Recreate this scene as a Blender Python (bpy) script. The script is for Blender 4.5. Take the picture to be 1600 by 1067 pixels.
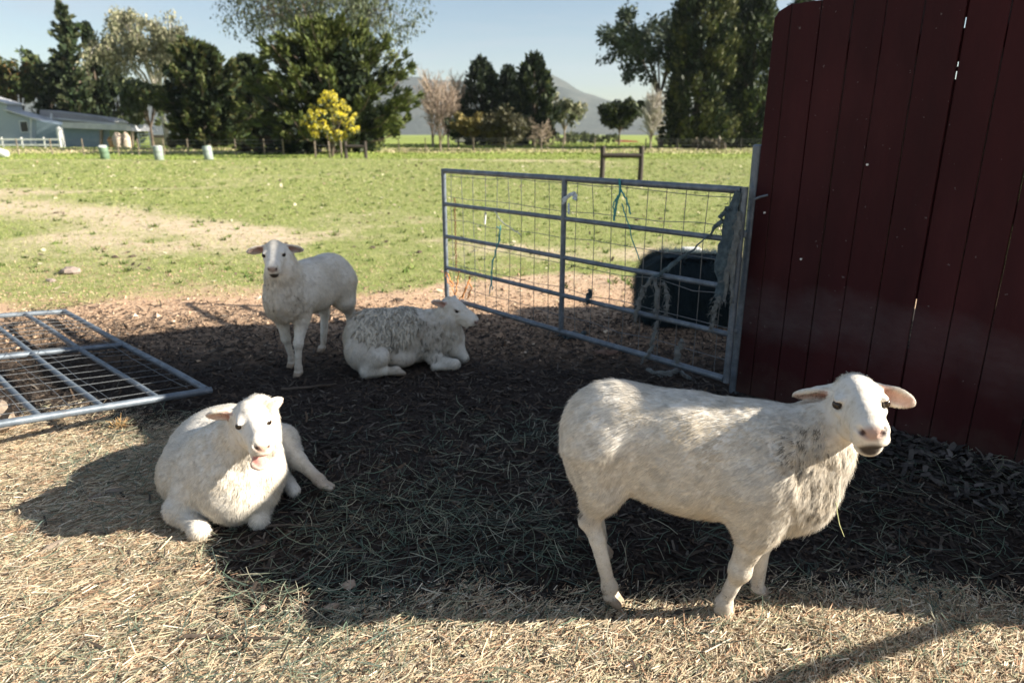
import bpy, math, random
import numpy as np
from mathutils import Vector

random.seed(7)
rng = np.random.default_rng(7)
scene = bpy.context.scene
C = scene.collection
for o in list(bpy.data.objects):
    bpy.data.objects.remove(o)

# ------------------------------------------------------------------ camera
H_CAM = 1.6
FPX = 24.0 / 36.0 * 1600
PITCH = math.atan((533.5 - 210.0) / FPX)
cam_d = bpy.data.cameras.new('camera')
cam_d.sensor_width = 36; cam_d.lens = 24
cam_d.clip_start = 0.05; cam_d.clip_end = 12000
cam_d.dof.use_dof = True
cam_d.dof.focus_distance = 2.55
cam_d.dof.aperture_fstop = 2.6
cam = bpy.data.objects.new('camera', cam_d); C.objects.link(cam)
cam.location = (0, 0, H_CAM)
cam.rotation_euler = (math.pi / 2 - PITCH, 0, 0)
scene.camera = cam

# ------------------------------------------------------------------ sky, sun, exposure
SUN_EL = math.radians(26.0)
SUN_AZ = math.radians(-7.5)          # angle from +X towards -Y (behind the camera, to the right)
sun_dir = Vector((math.cos(SUN_EL) * math.cos(SUN_AZ), math.cos(SUN_EL) * math.sin(SUN_AZ), math.sin(SUN_EL)))
w = bpy.data.worlds.new('World'); scene.world = w; w.use_nodes = True
nt = w.node_tree; nt.nodes.clear()
N = nt.nodes.new; Lk = nt.links.new
out = N('ShaderNodeOutputWorld'); bg = N('ShaderNodeBackground'); bg.inputs['Strength'].default_value = 0.05
sky = N('ShaderNodeTexSky'); sky.sky_type = 'NISHITA'; sky.sun_disc = False
sky.sun_elevation = SUN_EL; sky.sun_rotation = math.pi / 2 - SUN_AZ
sky.altitude = 50; sky.air_density = 1.0; sky.dust_density = .6; sky.ozone_density = 1.0
tc = N('ShaderNodeTexCoord'); mp = N('ShaderNodeMapping'); mp.inputs['Scale'].default_value = (1.2, 1.2, 7.0)
nz = N('ShaderNodeTexNoise'); nz.inputs['Scale'].default_value = 2.2; nz.inputs['Detail'].default_value = 7; nz.inputs['Roughness'].default_value = 0.55
nz.inputs['Distortion'].default_value = 0.4
rp = N('ShaderNodeValToRGB'); rp.color_ramp.elements[0].color = (.08, .08, .08, 1); rp.color_ramp.elements[0].position = 0.45; rp.color_ramp.elements[1].position = 0.78
rp.color_ramp.elements[1].color = (0.75, 0.75, 0.75, 1)
mx = N('ShaderNodeMix'); mx.data_type = 'RGBA'
mx.inputs['B'].default_value = (4.4, 4.8, 5.3, 1)
Lk(tc.outputs['Generated'], mp.inputs['Vector']); Lk(mp.outputs['Vector'], nz.inputs['Vector'])
Lk(nz.outputs['Fac'], rp.inputs['Fac']); Lk(rp.outputs['Color'], mx.inputs['Factor'])
Lk(sky.outputs['Color'], mx.inputs['A']); Lk(mx.outputs['Result'], bg.inputs['Color'])
Lk(bg.outputs['Background'], out.inputs['Surface'])
sun_l = bpy.data.lights.new('sun', 'SUN'); sun_l.energy = 5.0; sun_l.angle = math.radians(0.5); sun_l.color = (1.0, 0.92, 0.79)
sun = bpy.data.objects.new('sun', sun_l); C.objects.link(sun)
sun.location = (30, -5, 20)
sun.rotation_euler = (-sun_dir).to_track_quat('-Z', 'Y').to_euler()
scene.view_settings.view_transform = 'Standard'
scene.view_settings.look = 'None'
scene.view_settings.exposure = 1.5
scene.view_settings.gamma = 1.0
scene.cycles.use_denoising = True
scene.cycles.max_bounces = 6
scene.cycles.transparent_max_bounces = 8

# ------------------------------------------------------------------ helpers
CP, SP = math.cos(PITCH), math.sin(PITCH)
def ray(u, v):
    x = (u - 800) / FPX; y = (533.5 - v) / FPX
    return np.array((x, CP + y * SP, -SP + y * CP))
def at(u, v, Y):                       # photo point to a world point at a known distance Y
    d = ray(u, v); return np.array((0, 0, H_CAM)) + d * (Y / d[1])
def gr(u, v, z=0.0):                   # photo point to the ground
    d = ray(u, v); return np.array((0, 0, H_CAM)) + d * ((z - H_CAM) / d[2])

def link(o, parent=None):
    C.objects.link(o)
    if parent is not None: o.parent = parent
    return o
def tag(o, label=None, cat=None, group=None, kind=None):
    if label: o['label'] = label
    if cat: o['category'] = cat
    if group: o['group'] = group
    if kind: o['kind'] = kind
    return o
def empty(name, loc=(0, 0, 0), label=None, cat=None, group=None, rz=0):
    o = bpy.data.objects.new(name, None); o.empty_display_size = 0.1
    o.location = tuple(loc); o.rotation_euler = (0, 0, rz); link(o)
    return tag(o, label, cat, group)

def mesh_np(name, V, faces_list, mat=None, smooth=False, col=None, vnorm=None):
    """faces_list: list of int arrays (n,3) or (n,4); col: (nv,3) point colours"""
    me = bpy.data.meshes.new(name)
    V = np.asarray(V, dtype=np.float32)
    faces_list = [np.asarray(f, dtype=np.int32) for f in faces_list if len(f)]
    loops = np.concatenate([f.ravel() for f in faces_list])
    sizes = np.concatenate([np.full(len(f), f.shape[1], dtype=np.int32) for f in faces_list])
    starts = np.concatenate(([0], np.cumsum(sizes)[:-1])).astype(np.int32)
    me.vertices.add(len(V)); me.vertices.foreach_set('co', V.ravel())
    me.loops.add(len(loops)); me.loops.foreach_set('vertex_index', loops)
    me.polygons.add(len(sizes)); me.polygons.foreach_set('loop_start', starts)
    me.update(calc_edges=True)
    me.polygons.foreach_set('use_smooth', np.full(len(sizes), bool(smooth)))
    if col is not None:
        a = me.color_attributes.new('Col', 'FLOAT_COLOR', 'POINT')
        c4 = np.ones((len(V), 4), dtype=np.float32); c4[:, :col.shape[1]] = col
        a.data.foreach_set('color', c4.ravel())
    if mat is not None: me.materials.append(mat)
    me.validate()
    if vnorm is not None:
        me.polygons.foreach_set('use_smooth', np.ones(len(me.polygons), dtype=bool))
        me.normals_split_custom_set_from_vertices([tuple(x) for x in vnorm])
    return me

class MB:
    def __init__(s): s.V = []; s.Q = []; s.T = []; s.n = 0; s.col = []
    def add(s, V, Q=(), T=(), col=None):
        V = np.asarray(V, float)
        if len(Q): s.Q.append(np.asarray(Q) + s.n)
        if len(T): s.T.append(np.asarray(T) + s.n)
        s.V.append(V); s.n += len(V)
        if col is not None: s.col.append(np.broadcast_to(np.asarray(col, float), (len(V), 3)))
        return s
    def box(s, c, size, M=None, bev=0.0, col=None):
        hx, hy, hz = [x / 2 for x in size]
        if bev <= 0:
            V = np.array([(x, y, z) for x in (-hx, hx) for y in (-hy, hy) for z in (-hz, hz)])
            Q = [(0, 1, 3, 2), (4, 6, 7, 5), (0, 4, 5, 1), (2, 3, 7, 6), (0, 2, 6, 4), (1, 5, 7, 3)]
            T = []
        else:
            b = min(bev, hx * .9, hy * .9, hz * .9)
            V = []; 
            for sx in (-1, 1):
                for sy in (-1, 1):
                    for sz in (-1, 1):
                        V += [(sx * hx, sy * (hy - b), sz * (hz - b)), (sx * (hx - b), sy * hy, sz * (hz - b)), (sx * (hx - b), sy * (hy - b), sz * hz)]
            def i(a, b_, c_, k): return (a * 4 + b_ * 2 + c_) * 3 + k
            Q = [(i(1,0,0,0), i(1,1,0,0), i(1,1,1,0), i(1,0,1,0)), (i(0,0,0,0), i(0,0,1,0), i(0,1,1,0), i(0,1,0,0)),
                 (i(0,1,0,1), i(0,1,1,1), i(1,1,1,1), i(1,1,0,1)), (i(0,0,0,1), i(1,0,0,1), i(1,0,1,1), i(0,0,1,1)),
                 (i(0,0,1,2), i(1,0,1,2), i(1,1,1,2), i(0,1,1,2)), (i(0,0,0,2), i(0,1,0,2), i(1,1,0,2), i(1,0,0,2))]
            T = []
            for a in (0, 1):
                for c_ in (0, 1):
                    Q.append((i(0,a,c_,1), i(0,a,c_,2), i(1,a,c_,2), i(1,a,c_,1)))
                    Q.append((i(a,0,c_,0), i(a,0,c_,2), i(a,1,c_,2), i(a,1,c_,0)))
                    Q.append((i(a,c_,0,0), i(a,c_,0,1), i(a,c_,1,1), i(a,c_,1,0)))
                    for e in (0, 1): T.append((i(a,c_,e,0), i(a,c_,e,1), i(a,c_,e,2)))
            V = np.array(V)
        if M is not None: V = V @ np.asarray(M).T
        return s.add(V + np.asarray(c), Q, T, col)
    def tube(s, P, R, n=8, caps=True, flat=1.0, up=None, col=None):
        P = np.asarray(P, float); m = len(P)
        R = np.broadcast_to(np.asarray(R, float), (m,))
        tg = np.gradient(P, axis=0); tg /= np.linalg.norm(tg, axis=1)[:, None] + 1e-9
        ref = np.array((0, 0, 1.0)) if up is None else np.asarray(up, float)
        if up is None and abs(tg[0][2]) > 0.9: ref = np.array((1.0, 0, 0))
        V = []
        a = np.cross(tg[0], ref); a /= np.linalg.norm(a) + 1e-9
        for k in range(m):
            a = a - tg[k] * (a @ tg[k]); a /= np.linalg.norm(a) + 1e-9
            b = np.cross(tg[k], a)
            th = np.arange(n) * 2 * math.pi / n
            V.append(P[k] + R[k] * (np.cos(th)[:, None] * a + flat * np.sin(th)[:, None] * b))
        V = np.concatenate(V)
        Q = [(k * n + j, k * n + (j + 1) % n, (k + 1) * n + (j + 1) % n, (k + 1) * n + j) for k in range(m - 1) for j in range(n)]
        T = []
        if caps:
            T += [(0, j + 1, j) for j in range(1, n - 1)]
            e = (m - 1) * n
            T += [(e, e + j, e + j + 1) for j in range(1, n - 1)]
        return s.add(V, Q, T, col)
    def build(s, name, mat, parent=None, smooth=False):
        V = np.concatenate(s.V)
        fl = []
        if s.Q: fl.append(np.concatenate(s.Q))
        if s.T: fl.append(np.concatenate(s.T))
        me = mesh_np(name, V, fl, mat, smooth, np.concatenate(s.col) if s.col else None)
        if smooth: autosmooth(me)
        return link(bpy.data.objects.new(name, me), parent)
def autosmooth(me, ang=45):
    try: me.set_sharp_from_angle(angle=math.radians(ang))
    except Exception: pass

# value noise (numpy)
_perm = rng.permutation(512); _val = rng.random(512)
def _h(i, j, k=0): return _val[(_perm[(_perm[(_perm[i & 511] + j) & 511] + k) & 511])]
def vnoise(x, y, z=None):
    xi = np.floor(x).astype(int); yi = np.floor(y).astype(int); xf = x - xi; yf = y - yi
    u = xf * xf * (3 - 2 * xf); v = yf * yf * (3 - 2 * yf)
    def pl(k): return (_h(xi, yi, k) * (1 - u) + _h(xi + 1, yi, k) * u) * (1 - v) + (_h(xi, yi + 1, k) * (1 - u) + _h(xi + 1, yi + 1, k) * u) * v
    if z is None: return pl(0) - .5
    zi = np.floor(z).astype(int); zf = z - zi; w_ = zf * zf * (3 - 2 * zf)
    return pl(zi) * (1 - w_) + pl(zi + 1) * w_ - .5
def fbm(x, y, oct=4, z=None):
    s = 0; a = 1.0
    for k in range(oct):
        s = s + a * vnoise(x * 2 ** k + 17.3 * k, y * 2 ** k + 5.7 * k, None if z is None else z * 2 ** k); a *= .5
    return s
def sstep(a, b, x):
    t = np.clip((x - a) / (b - a), 0, 1); return t * t * (3 - 2 * t)

# ------------------------------------------------------------------ materials
def newmat(name):
    m = bpy.data.materials.new(name); m.use_nodes = True
    nt = m.node_tree; b = nt.nodes['Principled BSDF']
    return m, nt, b
def nd(nt, t, **kw):
    n = nt.nodes.new(t)
    for k, v in kw.items():
        if k.startswith('i_'): n.inputs[k[2:].replace('_', ' ')].default_value = v
        else: setattr(n, k, v)
    return n
def noise(nt, scale, detail=4, rough=.55, vec=None, dist=0.0, coord='Object', mscale=None):
    n = nd(nt, 'ShaderNodeTexNoise'); n.inputs['Scale'].default_value = scale; n.inputs['Detail'].default_value = detail
    n.inputs['Roughness'].default_value = rough; n.inputs['Distortion'].default_value = dist
    if vec is None:
        t = nd(nt, 'ShaderNodeTexCoord'); vec = t.outputs[coord]
    if mscale is not None:
        mpn = nd(nt, 'ShaderNodeMapping'); mpn.inputs['Scale'].default_value = mscale
        nt.links.new(vec, mpn.inputs['Vector']); vec = mpn.outputs['Vector']
    nt.links.new(vec, n.inputs['Vector'])
    return n
def ramp(nt, src, stops):
    r = nd(nt, 'ShaderNodeValToRGB'); e = r.color_ramp.elements
    while len(e) < len(stops): e.new(0.5)
    for k, (p, c) in enumerate(stops):
        e[k].position = p; e[k].color = (*c, 1) if len(c) == 3 else c
    nt.links.new(src, r.inputs['Fac']); return r
def mixc(nt, fac, a, b, mode='MIX'):
    m = nd(nt, 'ShaderNodeMix', data_type='RGBA', blend_type=mode)
    for s, v in (('Factor', fac), ('A', a), ('B', b)):
        i = m.inputs[s] if s != 'Factor' else m.inputs[0]
        if s == 'A': i = m.inputs[6]
        if s == 'B': i = m.inputs[7]
        if isinstance(v, (int, float)): i.default_value = v
        elif isinstance(v, tuple): i.default_value = (*v, 1) if len(v) == 3 else v
        else: nt.links.new(v, i)
    return m.outputs[2]
def math_n(nt, op, a, b=None, clamp=False):
    m = nd(nt, 'ShaderNodeMath', operation=op, use_clamp=clamp)
    for k, v in enumerate((a, b)):
        if v is None: continue
        if isinstance(v, (int, float)): m.inputs[k].default_value = v
        else: nt.links.new(v, m.inputs[k])
    return m.outputs[0]
def bump(nt, b, src, strength=.5, dist=.02):
    n = nd(nt, 'ShaderNodeBump'); n.inputs['Strength'].default_value = strength; n.inputs['Distance'].default_value = dist
    nt.links.new(src, n.inputs['Height']); nt.links.new(n.outputs['Normal'], b.inputs['Normal'])
    return n
def attr(nt, name='Col'):
    a = nd(nt, 'ShaderNodeAttribute', attribute_name=name); return a

def simple(name, c1, c2, scale=8, rough=.7, metal=0.0, bstr=.3, bdist=.01, mscale=None, detail=5):
    m, nt, b = newmat(name)
    n = noise(nt, scale, detail, .6, mscale=mscale)
    r = ramp(nt, n.outputs['Fac'], [(.3, c1), (.7, c2)])
    nt.links.new(r.outputs['Color'], b.inputs['Base Color'])
    b.inputs['Roughness'].default_value = rough; b.inputs['Metallic'].default_value = metal
    if bstr: bump(nt, b, n.outputs['Fac'], bstr, bdist)
    return m
def colmat(name, rough=.8, var=.3, scale=40, transl=0.0, sheen=0, bstr=0.0, bdist=.005, tint=None):
    m, nt, b = newmat(name)
    a = attr(nt)
    n = noise(nt, scale, 3)
    f = math_n(nt, 'MULTIPLY_ADD', n.outputs['Fac'], var * 2); nt.nodes[-1].inputs[2].default_value = 1 - var
    c = mixc(nt, 1.0, a.outputs['Color'], f, 'MULTIPLY')
    if tint: c = mixc(nt, 1.0, c, tint, 'MULTIPLY')
    nt.links.new(c, b.inputs['Base Color'])
    b.inputs['Roughness'].default_value = rough
    b.inputs['Specular IOR Level'].default_value = .25
    if bstr: bump(nt, b, n.outputs['Fac'], bstr, bdist)
    if transl:
        t = nd(nt, 'ShaderNodeBsdfTranslucent'); nt.links.new(c, t.inputs['Color'])
        ms = nd(nt, 'ShaderNodeMixShader'); ms.inputs[0].default_value = transl
        o = nt.nodes['Material Output']
        nt.links.new(b.outputs[0], ms.inputs[1]); nt.links.new(t.outputs[0], ms.inputs[2]); nt.links.new(ms.outputs[0], o.inputs['Surface'])
    return m

M = {}
# galvanised pipe
m, nt_, b = newmat('galvanised_pipe')
n1 = noise(nt_, 14, 5, .65); n2 = noise(nt_, 90, 3, .6)
r = ramp(nt_, n1.outputs['Fac'], [(.3, (.09, .11, .135)), (.55, (.15, .18, .215)), (.75, (.24, .27, .30))])
r2 = ramp(nt_, n2.outputs['Fac'], [(.62, (0, 0, 0)), (.75, (1, 1, 1))])
rst = ramp(nt_, noise(nt_, 5, 6, .7).outputs['Fac'], [(.60, (0, 0, 0)), (.70, (1, 1, 1))])
c = mixc(nt_, math_n(nt_, 'MULTIPLY', r2.outputs['Color'], .55), r.outputs['Color'], (.10, .085, .07))
c = mixc(nt_, math_n(nt_, 'MULTIPLY', rst.outputs['Color'], .5), c, (.13, .075, .045))
nt_.links.new(c, b.inputs['Base Color']); b.inputs['Metallic'].default_value = .3; b.inputs['Roughness'].default_value = .48
bump(nt_, b, n2.outputs['Fac'], .15, .004); M['pipe'] = m
M['wire'] = simple('wire_steel', (.12, .13, .14), (.22, .23, .24), 30, .5, .4, 0)
# red boards
m, nt_, b = newmat('barn_red_paint')
n1 = noise(nt_, 3.0, 5, .6, mscale=(1, 1, .25)); n2 = noise(nt_, 60, 4, .6, mscale=(1, 1, .12)); n3 = noise(nt_, 38, 2, .5)
r = ramp(nt_, n1.outputs['Fac'], [(.3, (.030, .0075, .009)), (.7, (.050, .010, .012))])
c = mixc(nt_, math_n(nt_, 'MULTIPLY', n2.outputs['Fac'], .45), r.outputs['Color'], (.02, .008, .010))
tco = nd(nt_, 'ShaderNodeTexCoord'); sx = nd(nt_, 'ShaderNodeSeparateXYZ'); nt_.links.new(tco.outputs['Object'], sx.inputs[0])
band = ramp(nt_, math_n(nt_, 'ADD', sx.outputs['Z'], math_n(nt_, 'MULTIPLY', noise(nt_, 2.2, 4, .6).outputs['Fac'], .5)), [(.62, (0, 0, 0)), (.80, (1, 1, 1)), (.90, (.7, .7, .7)), (1.0, (0, 0, 0))])
bn = noise(nt_, 9, 5, .7, mscale=(1, 1, 2.2))
bf = math_n(nt_, 'MULTIPLY', band.outputs['Color'], math_n(nt_, 'MULTIPLY', bn.outputs['Fac'], .75))
c = mixc(nt_, bf, c, (.10, .085, .09))
mud = ramp(nt_, math_n(nt_, 'ADD', sx.outputs['Z'], math_n(nt_, 'MULTIPLY', noise(nt_, 7, 6, .7).outputs['Fac'], .55)), [(.22, (1, 1, 1)), (.52, (0, 0, 0))])
c = mixc(nt_, math_n(nt_, 'MULTIPLY', mud.outputs['Color'], .55), c, (.075, .055, .045))
fad = ramp(nt_, noise(nt_, 1.6, 5, .6, mscale=(1, 1, .45)).outputs['Fac'], [(.48, (0, 0, 0)), (.72, (1, 1, 1))])
c = mixc(nt_, math_n(nt_, 'MULTIPLY', fad.outputs['Color'], .5), c, (.075, .022, .024))
sp = ramp(nt_, n3.outputs['Fac'], [(.735, (0, 0, 0)), (.76, (1, 1, 1))])
c = mixc(nt_, math_n(nt_, 'MULTIPLY', sp.outputs['Color'], .6), c, (.16, .14, .14))
nt_.links.new(c, b.inputs['Base Color']); b.inputs['Roughness'].default_value = .62
b.inputs['Specular IOR Level'].default_value = .12
bump(nt_, b, n2.outputs['Fac'], .4, .004); M['red'] = m
M['wood_dark'] = simple('weathered_wood_dark', (.025, .02, .017), (.07, .055, .045), 14, .85, 0, .5, .01, (4, 4, .6))
M['wood_grey'] = simple('weathered_wood_grey', (.16, .12, .09), (.32, .26, .2), 10, .85, 0, .5, .01, (3, 3, .5))
M['bark'] = simple('bark', (.05, .038, .028), (.16, .12, .09), 3, .9, 0, .6, .05, (1, 1, .3))
M['bark_pale'] = simple('bark_pale', (.42, .37, .31), (.68, .63, .56), 2, .85, 0, .3, .03, (1, 1, .3))
M['leaf'] = colmat('leaves', .6, .25, .6, .12, tint=(.60, .68, .62))
M['flower'] = colmat('blossom', .7, .15, 2, .3)
M['twig'] = colmat('twigs', .9, .2, 1)
M['straw'] = colmat('straw', .75, .2, 60, .12)
M['chip'] = colmat('wood_chips', .9, .3, 80)
M['blade'] = colmat('grass_blades', .6, .2, 5, .2)
M['eye'] = simple('eye_dark', (.012, .008, .005), (.035, .02, .01), 120, .12, 0, 0)
M['black_fur'] = colmat('dark_wool', .9, .3, 60)
M['white_paint'] = simple('white_paint', (.62, .62, .6), (.78, .78, .76), 1.5, .6, 0, .1)

# ------------------------------------------------------------------ the ground
WALL_A = np.array((1.446, 4.12)); WALL_B = np.array((3.535, 1.654)); WALL_H = 2.27
WDIR = (WALL_B - WALL_A) / np.linalg.norm(WALL_B - WALL_A)

def zones(x, y):
    """hay, grass, chip masks at world x, y"""
    n = fbm(x * .9, y * .9, 4); n2 = fbm(x * .22 + 9, y * .22 + 3, 4); n3 = fbm(x * 2.5 + 4, y * 2.5, 3)
    hay = 1 - sstep(1.80, 2.30, y + n * .4 - 1.6 * sstep(-.85, -1.9, x))  # hay stops near the wall's shade edge so shaded ground is coloured darker
    g = sstep(6.9, 8.4, y + n * 1.6 + np.clip(x, -4, 6) * -.12 + n2 * 2)
    # worn dirt path: a broad band that runs from the left towards the gate
    yp = 11.6 - .33 * (x + 3.5) + .018 * np.clip(x + 3.5, -30, 0) ** 2
    wd = 1.1 + np.clip(-x - 3, 0, 18) * .26
    path = np.exp(-((y - yp + n2 * 2.2) / wd) ** 2 * 1.4) * (1 - sstep(3.0, 6.5, x)) * (1 - .55 * sstep(-6, 0, x))
    path = np.maximum(path, .85 * np.exp(-((y - 22 - .3 * x - n2 * 3) / (5.0)) ** 2) * sstep(-8, -16, x))
    path = np.maximum(path, .55 * np.exp(-((y - 46 + n2 * 3) / 4.0) ** 2) * (1 - sstep(3, 12, x)))
    g = g * (1 - .72 * path)
    g = g * (1 - .42 * sstep(.02, .28, n2 + .3 * n) * (1 - sstep(44, 50, y)))
    return hay, np.clip(g + n3 * .12 * (g > .05), 0, 1), n

def ground_z(x, y):
    near = np.exp(-((y - 3) / 6.0) ** 2) * np.exp(-(x / 7.0) ** 2)
    z = near * (.028 * fbm(x * 2.0, y * 2.0, 4) + .012 * fbm(x * 9, y * 9, 2))
    z = z + .035 * np.exp(-((x - 1.0) / .45) ** 2 - ((y - 1.86) / .16) ** 2)          # hay banked before the ewe
    far = sstep(9, 30, y)
    z = z + far * .10 * fbm(x * .13, y * .13, 3)
    # leaf litter banked up at the foot of the red boards
    dx, dy = x - WALL_A[0], y - WALL_A[1]
    s = dx * WDIR[0] + dy * WDIR[1]; d = np.abs(dx * WDIR[1] - dy * WDIR[0])
    z = z + .07 * np.exp(-(d / .22) ** 2) * sstep(.45, .95, s) * (1 - sstep(3.2, 3.5, s))
    z = z * sstep(0, .5, np.abs(y) + 1) 
    return z

def axis(lo, hi, step, ext, n):
    c = np.arange(lo, hi + 1e-6, step)
    q = step * 1.0
    def run(L):
        r = 1.0
        a, b = 1.0001, 1.6
        for _ in range(60):
            r = (a + b) / 2
            tot = step * (r ** (n + 1) - r) / (r - 1)
            if tot > L: b = r
            else: a = r
        return np.cumsum(step * r ** np.arange(1, n + 1))
    return np.concatenate((c[0] - run(ext[0])[::-1], c, c[-1] + run(ext[1])))
gx = axis(-4.4, 3.4, .045, (2600, 2600), 75); gy = axis(1.2, 8.4, .045, (250, 3000), 90)
X, Y = np.meshgrid(gx, gy, indexing='ij')
Z = ground_z(X, Y)
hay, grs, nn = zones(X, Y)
nx, ny = X.shape
idx = np.arange(nx * ny).reshape(nx, ny)
Q = np.stack((idx[:-1, :-1], idx[1:, :-1], idx[1:, 1:], idx[:-1, 1:]), -1).reshape(-1, 4)
lush = sstep(47, 52, Y)
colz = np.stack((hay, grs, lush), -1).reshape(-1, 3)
m, nt_, b = newmat('ground')
a = attr(nt_); sep = nd(nt_, 'ShaderNodeSeparateColor'); nt_.links.new(a.outputs['Color'], sep.inputs[0])
nA = noise(nt_, 4.5, 8, .65); nB = noise(nt_, 55, 5, .65); nC = noise(nt_, .7, 6, .6); nD = noise(nt_, 16, 6, .7)
soil = ramp(nt_, nD.outputs['Fac'], [(.25, (.26, .165, .105)), (.5, (.48, .325, .215)), (.72, (.64, .47, .33))])
dark = ramp(nt_, nB.outputs['Fac'], [(.3, (.018, .013, .011)), (.7, (.052, .038, .030))])  # dark trampled soil, its colour lowered further to deepen the shade
hayc = ramp(nt_, nB.outputs['Fac'], [(.25, (.20, .145, .09)), (.5, (.40, .31, .20)), (.75, (.56, .46, .32))])
gcol = ramp(nt_, nA.outputs['Fac'], [(.25, (.15, .185, .055)), (.5, (.235, .26, .09)), (.75, (.33, .33, .15))])
dry = ramp(nt_, nA.outputs['Fac'], [(.3, (.42, .33, .225)), (.7, (.60, .49, .36))])
# dry dirt vs. bedding: soil between
geo = nd(nt_, 'ShaderNodeNewGeometry'); sxyz = nd(nt_, 'ShaderNodeSeparateXYZ'); nt_.links.new(geo.outputs['Position'], sxyz.inputs[0])
fdist = nd(nt_, 'ShaderNodeMapRange'); nt_.links.new(math_n(nt_, 'ADD', sxyz.outputs['Y'], nC.outputs['Fac']), fdist.inputs['Value'])
fdist.inputs['From Min'].default_value = 7.2; fdist.inputs['From Max'].default_value = 9.5
base = mixc(nt_, fdist.outputs[0], soil.outputs['Color'], dry.outputs['Color'])
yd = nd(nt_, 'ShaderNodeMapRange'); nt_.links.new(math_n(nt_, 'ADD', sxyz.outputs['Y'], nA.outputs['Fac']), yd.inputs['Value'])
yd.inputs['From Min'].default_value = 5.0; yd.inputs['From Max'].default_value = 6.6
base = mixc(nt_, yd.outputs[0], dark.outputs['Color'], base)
gm = math_n(nt_, 'ADD', sep.outputs['Green'], math_n(nt_, 'MULTIPLY', math_n(nt_, 'SUBTRACT', nD.outputs['Fac'], .5), 1.1))
gm = ramp(nt_, gm, [(.32, (0, 0, 0)), (.62, (1, 1, 1))])
base2 = mixc(nt_, gm.outputs['Color'], base, gcol.outputs['Color'])
lushc = ramp(nt_, nC.outputs['Fac'], [(.3, (.16, .215, .045)), (.55, (.25, .30, .07)), (.75, (.36, .35, .15))])
base3 = mixc(nt_, sep.outputs['Blue'], base2, lushc.outputs['Color'])
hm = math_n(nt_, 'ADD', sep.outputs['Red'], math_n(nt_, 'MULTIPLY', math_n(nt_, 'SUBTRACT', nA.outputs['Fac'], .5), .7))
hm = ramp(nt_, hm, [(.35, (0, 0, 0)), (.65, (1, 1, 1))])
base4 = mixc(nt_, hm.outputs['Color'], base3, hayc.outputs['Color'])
nt_.links.new(base4, b.inputs['Base Color']); b.inputs['Roughness'].default_value = .95
b.inputs['Specular IOR Level'].default_value = .15
bump(nt_, b, nB.outputs['Fac'], .8, .012)
M['ground'] = m
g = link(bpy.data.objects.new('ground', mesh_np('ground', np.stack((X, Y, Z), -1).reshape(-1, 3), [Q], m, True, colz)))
tag(g, 'flat farmyard ground of bedding, bare soil and worn pasture', None, None, 'structure')

# ------------------------------------------------------------------ hills
def hills():
    u = np.linspace(-900, 2600, 260)
    prof_u = [-900, 0, 300, 560, 640, 700, 780, 850, 880, 905, 960, 1010, 1100, 1300, 1700, 2600]
    prof_v = [165, 150, 140, 128, 126, 124, 128, 122, 133, 148, 160, 172, 178, 160, 150, 165]
    v = np.interp(u, prof_u, prof_v)
    V = []; rows = 26
    for j in range(rows):
        f = j / (rows - 1)
        Yd = 1500 + 900 * f
        for uu, vv in zip(u, v):
            d = ray(uu, vv); top = H_CAM + d[2] * 2400 / d[1]
            xx = d[0] * 2400 / d[1] * (Yd / 2400) ** .3
            zz = -2 + (top + 2) * (math.sin(f * math.pi / 2) ** 1.4)
            V.append((xx, Yd, zz))
    V = np.array(V)
    V[:, 2] += (28 * fbm(V[:, 0] * .006, V[:, 1] * .006, 5)) * np.clip(V[:, 2] / 120, 0, 1)
    n = len(u)
    Q = [(j * n + i, j * n + i + 1, (j + 1) * n + i + 1, (j + 1) * n + i) for j in range(rows - 1) for i in range(n - 1)]
    # back slope
    back = V[-n:].copy(); back[:, 1] += 400; back[:, 2] = -2
    k = len(V); V = np.concatenate((V, back))
    Q += [((rows - 1) * n + i, (rows - 1) * n + i + 1, k + i + 1, k + i) for i in range(n - 1)]
    m, nt, b = newmat('hill_scrub')
    n1 = noise(nt, .012, 8, .65); n2 = noise(nt, .08, 5, .7)
    r = ramp(nt, n1.outputs['Fac'], [(.35, (.035, .05, .05)), (.5, (.065, .078, .07)), (.65, (.13, .125, .105))])  # scrub tones with some of the distance haze tinted in as blue
    c = mixc(nt, n2.outputs['Fac'], r.outputs['Color'], (.06, .075, .07))
    nt.links.new(c, b.inputs['Base Color']); b.inputs['Roughness'].default_value = .95
    bump(nt, b, n2.outputs['Fac'], .6, 6)
    o = link(bpy.data.objects.new('hills', mesh_np('hills', V, [np.array(Q)], m, True)))
    tag(o, 'blue hazy scrub covered hills on the horizon', None, None, 'structure')
hills()


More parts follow.
